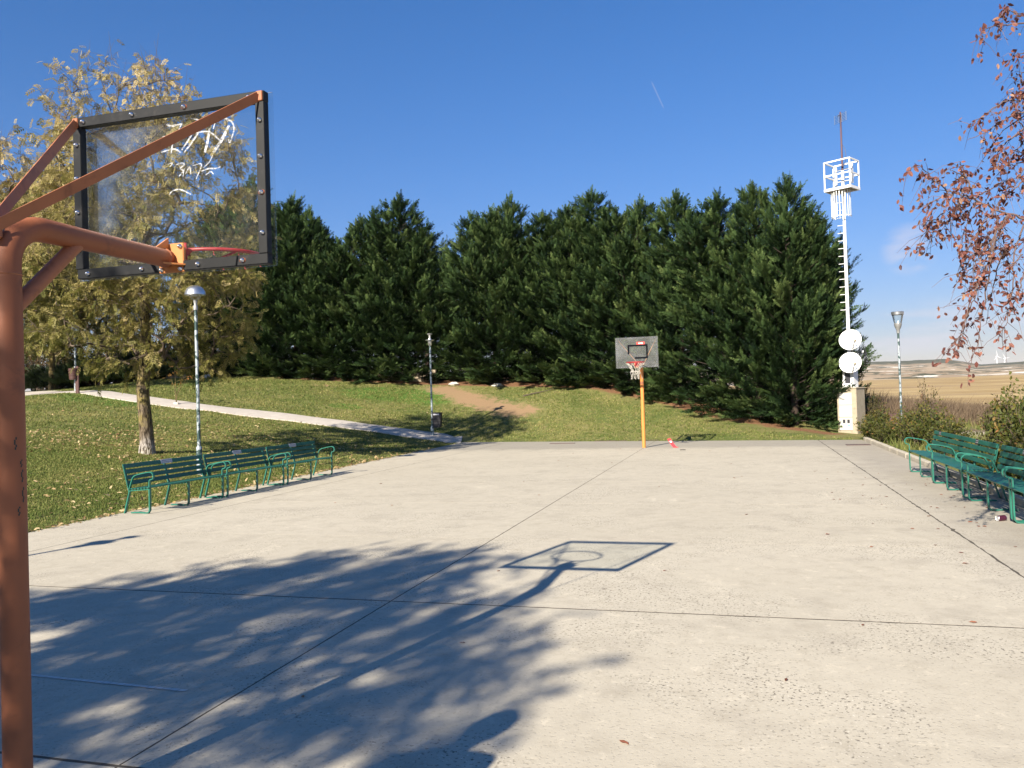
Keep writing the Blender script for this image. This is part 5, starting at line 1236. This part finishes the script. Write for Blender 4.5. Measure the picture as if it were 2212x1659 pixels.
for a in [(1880, 952, 24.6, .75, .9, 0, 'shrub_leaf', 'low olive shrub directly right of the white-door cabinet'), (1902, 956, 23.4, 1.0, 1.0, 1, 'shrub_leaf', 'rounded yellowish shrub left of the brown sheet bin'), (1893, 940, 27.5, 1.35, .8, 2, 'dark_shrub_leaf', 'thin dark shrub standing behind the cabinet pillar'), (1928, 962, 22.6, .7, .9, 0, 'shrub_leaf', 'low shrub in front of the brown sheet bin'), (1960, 966, 21.4, 1.0, .9, 1, 'shrub_leaf', 'leafy shrub just right of the glass lantern post'), (1990, 972, 20.4, 1.15, 1.0, 0, 'shrub_leaf', 'tall olive shrub before the weedy field'), (2006, 960, 22.5, 1.9, .9, 3, 'dark_shrub_leaf', 'tall sparse shrub with dry seed heads above the others'), (2020, 978, 19.4, 1.1, 1.1, 1, 'shrub_leaf', 'broad yellow-green shrub behind the far end of the right benches'), (2052, 985, 18.2, .9, 1.05, 0, 'shrub_leaf', 'spreading shrub behind the farthest right-hand bench'), (2085, 996, 16.9, .42, .9, 1, 'shrub_leaf', 'low shrub between bench back and pale gravel'), (2118, 1004, 15.9, .5, .95, 0, 'shrub_leaf', 'olive shrub rising over the second right-hand bench back'), (2165, 1010, 15.2, 1.35, 1.0, 2, 'dark_shrub_leaf', 'upright dark shrub with long leafy shoots behind the benches'), (2195, 1020, 14.3, 1.6, 1.1, 1, 'dark_shrub_leaf', 'tallest dark shrub at the right picture edge'), (2225, 1030, 13.2, 1.4, 1.2, 0, 'dark_shrub_leaf', 'dark shrub cut off by the right picture edge'), (2150, 1040, 12.9, .55, .8, 1, 'shrub_leaf', 'small shrub poking through the right-hand bench back'), (2240, 1060, 11.4, 1.0, 1.1, 1, 'dark_shrub_leaf', 'dark shrub behind the bench nearest the camera on the right')]: plant_shrub(*a)
for k, a in enumerate([(95, 840, 48, 3.2, 3.6, 3, 'brown_leaf', 'brown leafless thicket left of the basket bin'), (150, 840, 49, 3.6, 3.8, 2, 'brown_leaf', 'russet thicket behind the basket bin'), (215, 838, 48, 3.0, 3.6, 3, 'brown_leaf', 'brown thicket behind the juniper bed'), (290, 832, 48, 3.4, 3.6, 2, 'dark_shrub_leaf', 'dark thicket behind the large yellow tree'), (350, 825, 47, 3.2, 3.4, 2, 'dark_shrub_leaf', 'dark thicket at the left end of the hedge'), (30, 842, 50, 3.4, 3.8, 2, 'brown_leaf', 'brown thicket behind the near orange post'), (415, 818, 45, 3.4, 3.2, 2, 'dark_shrub_leaf', 'dense dark bush right of the large yellow trunk')]):
    plant_shrub(*a, group='thicket beyond the path')
def juniper(seed):
    r = np.random.default_rng(seed); n = 900; a = r.random(n) * 6.283; s = np.sqrt(r.random(n)); P = np.stack([s * np.cos(a), s * np.sin(a), (.75 * (1 - s ** 1.6) * r.random(n) ** .5 + .05)], 1)
    D = np.stack([np.cos(a), np.sin(a), np.full(n, .55)], 1) + rnd_dirs(r, n) * .5; k = r.integers(0, 4, n); Rm = frames(D, r.normal(size=n) * .8); S = r.uniform(.22, .42, n); T = np.clip(.4 + .2 * r.normal(size=n), 0, 1)
    V, F, Tt = merge([stamp(FR[j][0], FR[j][1], P[k == j], Rm[k == j], S[k == j], T[k == j], .3) for j in range(4)]); st = MB()
    for i in range(16): q = P[i]; st.tube([(0, 0, -.05), q * .5 + [0, 0, .1], q], [.03, .015, .006], 4, caps=False)
    return st.mesh('stems'), np_mesh('foliage', V, F, np.clip(Tt, 0, 1))
JU = juniper(77)
for u, v, d, sx, lb in [(118, 842, 41, 1.6, 'low juniper left of the basket bin'), (205, 845, 40.5, 1.9, 'spreading juniper right of the basket bin'), (262, 842, 40.5, 2.0, 'juniper left of the large yellow trunk'), (322, 836, 41, 1.9, 'juniper directly behind the large yellow trunk'), (372, 828, 42, 1.7, 'dark juniper behind the white stone cluster'), (430, 822, 42.5, 1.6, 'juniper at the foot of the leftmost conifer')]:
    q = at(u, v, d); t = thing('juniper_bush', lb, 'shrub', (q[0], q[1], tz(q[0], q[1])), u * .1, 'junipers beyond the path')
    for nm, me_, mm in (('stems', JU[0], 'twig'), ('foliage', JU[1], 'juniper')): o = obj(nm, me_, MT[mm], t); o.scale = (sx, sx, sx * .95)
# staked sapling on the lawn
q = at(381, 884, 31.0); sp_ = thing('sapling', 'thin young sapling with few brown leaves beside the path', 'sapling', (q[0], q[1], tz(q[0], q[1])), 0)
r = np.random.default_rng(9); st = MB(); LP, LD = [], []
for e in [(-.25, 0, 1.15), (.30, .1, 1.0), (.05, -.1, 1.35), (.55, 0, 1.05), (-.1, .1, .9)]:
    P = smooth_poly([(0, 0, 0), (e[0] * .2, e[1] * .2, e[2] * .5), e], 4); st.tube(P, np.linspace(.014, .004, len(P)), 5, caps=False)
    for _ in range(7): LP.append(np.array(e) + r.normal(size=3) * .08); LD.append(r.normal(size=3) + [0, 0, -.6])
st.build('stems', MT['bark_far'], sp_); V, F, T = stamp(OV[0], OV[1], np.array(LP), frames(np.array(LD)), r.uniform(.10, .2, len(LP)), np.clip(.5 + .3 * r.normal(size=len(LP)), 0, 1)); obj('foliage', np_mesh('foliage', V, F, T), MT['brown_leaf'], sp_)
MB().box((.0, 0, .05), (.22, .14, .12), bev=.03).build('tie_wrap', MT['stone'], sp_)

# ------------------------------------------------------------------ ground cover (uncountable)
def outside(x, y): return np.maximum.reduce([x_left(y) - x, x - XR - .2, y - y_far(x)])
def path_d(x, y):
    d = np.full(len(x), 1e9)
    for a in PATH_XY[::2]: d = np.minimum(d, np.hypot(x - a[0], y - a[1]))
    return d
def sample_lawn(r, n, dmin, dmax, umin=-80, umax=1900):
    u = r.uniform(umin, umax, n); d = np.sqrt(r.uniform(dmin ** 2, dmax ** 2, n))
    x = CAM[0] + (CF2[0] + CR2[0] * (u - 1106) / FPX) * d; y = CAM[1] + (CF2[1] + CR2[1] * (u - 1106) / FPX) * d
    k = outside(x, y) > .0; x, y, d = x[k], y[k], d[k]
    k = (path_d(x, y) > .60 + .12 * r.random(len(x))) & (x < 6.0); x, y, d = x[k], y[k], d[k]
    hd = seg_dist(x, y, hedge_w); dd = seg_dist(x, y, dl); k = (hd > .9 + r.random(len(x))) & (dd > .7 + .8 * r.random(len(x))); return x[k], y[k], d[k]
def blades(r, x, y, h, wdt, per, name, mat, spread=.05, tint0=.4, tvar=.18, dry=None):
    n = len(x); X = np.repeat(x, per) + r.normal(size=n * per) * spread; Y = np.repeat(y, per) + r.normal(size=n * per) * spread; hh = np.repeat(h, per) * r.uniform(.5, 1.2, n * per)
    Zq = terrain(X, Y) - .005; a = r.random(n * per) * 6.283; ln = r.normal(size=(n * per, 2)) * .45 * hh[:, None]
    w2 = np.repeat(wdt, per) if not np.isscalar(wdt) else wdt
    dx = np.cos(a) * w2 / 2; dy = np.sin(a) * w2 / 2
    V = np.stack([np.stack([X - dx, Y - dy, Zq], 1), np.stack([X + dx, Y + dy, Zq], 1), np.stack([X + ln[:, 0], Y + ln[:, 1], Zq + hh], 1)], 1).reshape(-1, 3)
    F = np.arange(len(V)).reshape(-1, 3); t = tint0 + tvar * r.normal(size=n * per) + .55 * (fbm(X * .8, Y * .8, 3, 12) - .47) + .3 * (fbm(X * .2, Y * .2, 2, 15) - .45)
    return np_mesh(name, V, F, np.clip(np.repeat(t, 3), 0, 1))
r = np.random.default_rng(88)
parts = []
x1, y1, d1 = sample_lawn(r, 46000, 10, 20.5, -60, 1050); x2, y2, d2 = sample_lawn(r, 62000, 20.5, 42)
X = np.r_[x1, x2]; Y = np.r_[y1, y2]; Dd = np.r_[d1, d2]
gm = blades(r, X, Y, .035 + .0006 * Dd, .006 + .0011 * Dd, 5, 'lawn_grass', None, .06)
tag(obj('lawn_grass', gm, MT['grass']), 'short mixed green and straw lawn grass around the court', 'grass', kind='stuff')
# taller tufts along concrete edges
ex, ey = [], []
for _ in range(420): yy = r.uniform(3, 25); ex.append(x_left(yy) - abs(r.normal()) * .05); ey.append(yy)
for _ in range(420): xx = r.uniform(-7, 6); ex.append(xx); ey.append(y_far(xx) + abs(r.normal()) * .06)
for _ in range(150): ex.append(XR + .17 + abs(r.normal()) * .06); ey.append(r.uniform(5, 23.5))
em = blades(r, np.array(ex), np.array(ey), np.full(len(ex), .07), .012, 7, 'edge_grass', None, .05, .33)
tag(obj('edge_grass', em, MT['grass']), 'ragged longer grass along the edges of the concrete', 'grass', kind='stuff')
jx = r.uniform(-.75, .05, 46); jm = blades(r, jx, .53 + r.normal(size=46) * .006, np.full(46, .028), .004, 9, 'joint_weeds', None, .012, .12)
Vj = np.array([v.co for v in jm.vertices]); Vj[:, 2] += .0
tag(obj('joint_weeds', jm, MT['grass']), 'tiny weeds growing in the near slab joint by the post', 'weeds', kind='stuff')
# dry weeds before the field
u = r.uniform(1845, 2300, 8200); d = r.uniform(31, 62, 8200); x = CAM[0] + (CF2[0] + CR2[0] * (u - 1106) / FPX) * d; y = CAM[1] + (CF2[1] + CR2[1] * (u - 1106) / FPX) * d
k = seg_dist(x, y, gvp) > 2.6; x, y = x[k], y[k]
hw = np.clip(.45 + .75 * fbm(x * .25, y * .25, 3, 31), .3, 1.3) * r.uniform(.5, 1.1, len(x))
wm_ = blades(r, x, y, hw, .035, 7, 'dry_weeds', None, .16, .42, .2); tag(obj('dry_weeds', wm_, MT['dry']), 'tall dry brown weeds between the shrubs and the stubble field', 'weeds', kind='stuff')
u = r.uniform(1860, 2260, 1500); d = r.uniform(19, 33, 1500); x = CAM[0] + (CF2[0] + CR2[0] * (u - 1106) / FPX) * d; y = CAM[1] + (CF2[1] + CR2[1] * (u - 1106) / FPX) * d
k = (seg_dist(x, y, gvp) > 2.2) & (x > XR + .4); wm_ = blades(r, x[k], y[k], r.uniform(.12, .4, k.sum()), .02, 8, 'rough_grass', None, .1, .45); tag(obj('rough_grass', wm_, MT['grass']), 'rough grass between the shrubs on the right', 'grass', kind='stuff')
# leaves fallen on the lawn under the yellow tree and along the left apron
tc_ = at(318, 982, 20.0); nL = 9000
lx = np.r_[tc_[0] + r.normal(size=nL) * 4.0 + .2, [x_left(v) - .02 + r.normal() * .07 for v in r.uniform(5, 22, 700)]]; yy = np.r_[tc_[1] + r.normal(size=nL) * 4.2 + .5, r.uniform(5, 22, 700)]
lx[nL:] = [x_left(v) - .02 + r.normal() * .07 for v in yy[nL:]]
k = (outside(lx, yy) > -.18) & ((fbm(lx * .45, yy * .45, 3, 77) + .25 * r.random(len(lx)) > .52) | (np.arange(len(lx)) >= nL)); lx, yy = lx[k], yy[k]; n = len(lx); P = np.stack([lx, yy, np.maximum(terrain(lx, yy), 0 * lx + np.where(outside(lx, yy) < 0, 0, -9)) + .022], 1)
D = rnd_dirs(r, n) * [1, 1, .35]; V, F, T = stamp(OV[0], OV[1], P, frames(D, r.normal(size=n) * .35), r.uniform(.055, .11, n), np.clip(.68 + .25 * r.normal(size=n), 0, 1))
tag(obj('fallen_leaves', np_mesh('fallen_leaves', V, F, T), MT['fallen']), 'pale fallen leaves scattered over the left lawn', 'leaves', kind='stuff')
# separate leaves on the concrete
lv = []
for s in range(4):
    rr_ = np.random.default_rng(500 + s); tv = OV[0].copy(); tv[:, 2] += .12 * tv[:, 1] ** 2 * 6 + .10 * rr_.normal(size=len(tv)) * .5; lv.append(np_mesh('dry_leaf', tv * [1, .8, .8], OV[1], np.clip(.5 + .3 * rr_.normal() + np.zeros(len(tv)), 0, 1)))
spots = [(r.uniform(4.0, 6.1), r.uniform(5.5, 14.5)) for _ in range(62)] + [(r.uniform(-4.5, 5), r.uniform(9, 23)) for _ in range(26)] + [(0.94, 2.55), (.42, 1.45), (2.2, 1.25), (3.55, 3.4), (3.0, 2.25), (.55, 4.7), (2.1, 4.95), (4.3, 3.6), (3.7, 7.0), (2.8, 8.4)]
for k, (x, y) in enumerate(spots):
    o = obj('dry_leaf', lv[k % 4], MT['court_leaf'], None, (x, y, .008), r.random() * 6.28); s = r.uniform(.038, .062); o.scale = (s, s, s); tag(o, 'small curled reddish-brown leaf lying on the bare concrete', 'leaf', 'dry leaves on the concrete')

# ------------------------------------------------------------------ person just outside the frame (casts the head-and-shoulders shadow)
def skin(name, verts, edges, rad, mat, parent, sub=2):
    me_ = bpy.data.meshes.new(name); me_.from_pydata(verts, edges, []); o = bpy.data.objects.new(name, me_); COL.objects.link(o)
    o.modifiers.new('skin', 'SKIN'); s = o.modifiers.new('sub', 'SUBSURF'); s.levels = sub; s.render_levels = sub
    for v, q in zip(me_.skin_vertices[0].data, rad): v.radius = q if isinstance(q, tuple) else (q, q)
    me_.skin_vertices[0].data[0].use_root = True
    dg = bpy.context.evaluated_depsgraph_get(); m2 = bpy.data.meshes.new_from_object(o.evaluated_get(dg)); bpy.data.objects.remove(o)
    m2.polygons.foreach_set('use_smooth', [True] * len(m2.polygons)); m2.name = name; return obj(name, m2, mat, parent)
pe = thing('person', 'person in dark jacket standing out of view left of the camera, casting a shadow', 'person', (.78, -1.50, 0), R_(10))
v = [(0, 0, .95), (0, 0, 1.15), (0, 0, 1.36), (0, .01, 1.47), (0, .02, 1.56), (0, .03, 1.66), (0, .03, 1.73)]; e = [(0, 1), (1, 2), (2, 3), (3, 4), (4, 5), (5, 6)]; ra = [(.15, .11), (.14, .10), (.15, .10), (.055, .055), (.07, .085), (.08, .095), (.055, .065)]
for s in (-1, 1):
    i = len(v); v += [(s * .19, 0, 1.39), (s * .24, -.02, 1.12), (s * .23, .08, .88), (s * .22, .12, .80)]; e += [(2, i), (i, i + 1), (i + 1, i + 2), (i + 2, i + 3)]; ra += [.065, .045, .032, (.022, .04)]
    for f in range(4): v.append((s * (.22 + .006 * f), .10 + .022 * f, .715 - .012 * abs(f - 1.5))); e.append((i + 3, len(v) - 1)); ra.append(.0085)
    v.append((s * .19, .15, .775)); e.append((i + 3, len(v) - 1)); ra.append(.009)
    i = len(v); v += [(s * .10, 0, .88), (s * .105, .02, .50), (s * .11, -.01, .09), (s * .115, .13, .04)]; e += [(0, i), (i, i + 1), (i + 1, i + 2), (i + 2, i + 3)]; ra += [.09, .06, .04, (.04, .03)]
skin('body', v, e, ra, MT['skin'], pe)
v = [(0, 0, .92), (0, 0, 1.15), (0, 0, 1.37), (0, .01, 1.46)]; e = [(0, 1), (1, 2), (2, 3)]; ra = [(.18, .14), (.175, .135), (.18, .13), (.09, .09)]
for s in (-1, 1): i = len(v); v += [(s * .19, 0, 1.39), (s * .24, -.02, 1.12), (s * .23, .08, .88)]; e += [(2, i), (i, i + 1), (i + 1, i + 2)]; ra += [.085, .065, .05]
skin('jacket', v, e, ra, MT['jacket'], pe)
v = [(0, 0, .98), (0, 0, .90)]; e = [(0, 1)]; ra = [(.165, .13), (.16, .13)]
for s in (-1, 1): i = len(v); v += [(s * .10, 0, .84), (s * .105, .02, .50), (s * .11, -.01, .08)]; e += [(1, i), (i, i + 1), (i + 1, i + 2)]; ra += [.105, .08, .065]
skin('trousers', v, e, ra, MT['trousers'], pe)
for s in (-1, 1): MB().prism([(-.09, 0), (.20, 0), (.20, .05), (.10, .09), (-.08, .10)], (s * .115 - .05, 0, 0), (0, 1, 0), (0, 0, 1), (1, 0, 0), .10).build('shoe', MT['shoe'], pe)
hr_ = MB().lathe([(0, .125), (.05, .118), (.085, .08), (.098, .02), (.092, -.05), (.06, -.08)], 16, (0, .012, 1.655)); hr_.build('hair', MT['hair'], pe)
MB().prism([(-.012, 0), (.012, 0), (.006, .05), (-.006, .05)], (0, .118, 1.615), (1, 0, 0), (0, 0, 1), (0, 1, 0), .022).build('nose', MT['skin'], pe)
for s in (-1, 1): MB().lathe([(0, .012), (.011, .004), (.012, 0)], 10, (s * .033, .115, 1.665), m=((1, 0, 0), (0, 0, 1), (0, 1, 0))).build('eye', MT['dark'], pe); MB().lathe([(0, .01), (.018, .006), (.03, 0)], 10, (s * .082, .03, 1.65), m=((0, 0, s), (1, 0, 0), (0, 1, 0))).build('ear', MT['skin'], pe)
MB().box((0, .122, 1.588), (.05, .008, .008)).build('mouth', MT['rust'], pe)

# ------------------------------------------------------------------ air: thin even haze round the whole place
hb = MB().box((0, 0, 60), (26000, 26000, 330)).build('haze', None)
hm_ = bpy.data.materials.new('haze'); hm_.use_nodes = True; t = hm_.node_tree; t.nodes.clear()
pv = t.nodes.new('ShaderNodeVolumePrincipled'); pv.inputs['Color'].default_value = (.80, .86, .95, 1); pv.inputs['Density'].default_value = 4.5e-5; pv.inputs['Anisotropy'].default_value = .0
om_ = t.nodes.new('ShaderNodeOutputMaterial'); t.links.new(pv.outputs[0], om_.inputs['Volume']); hb.data.materials.append(hm_); tag(hb, 'thin pale haze over the far fields and hills', 'haze', kind='stuff')
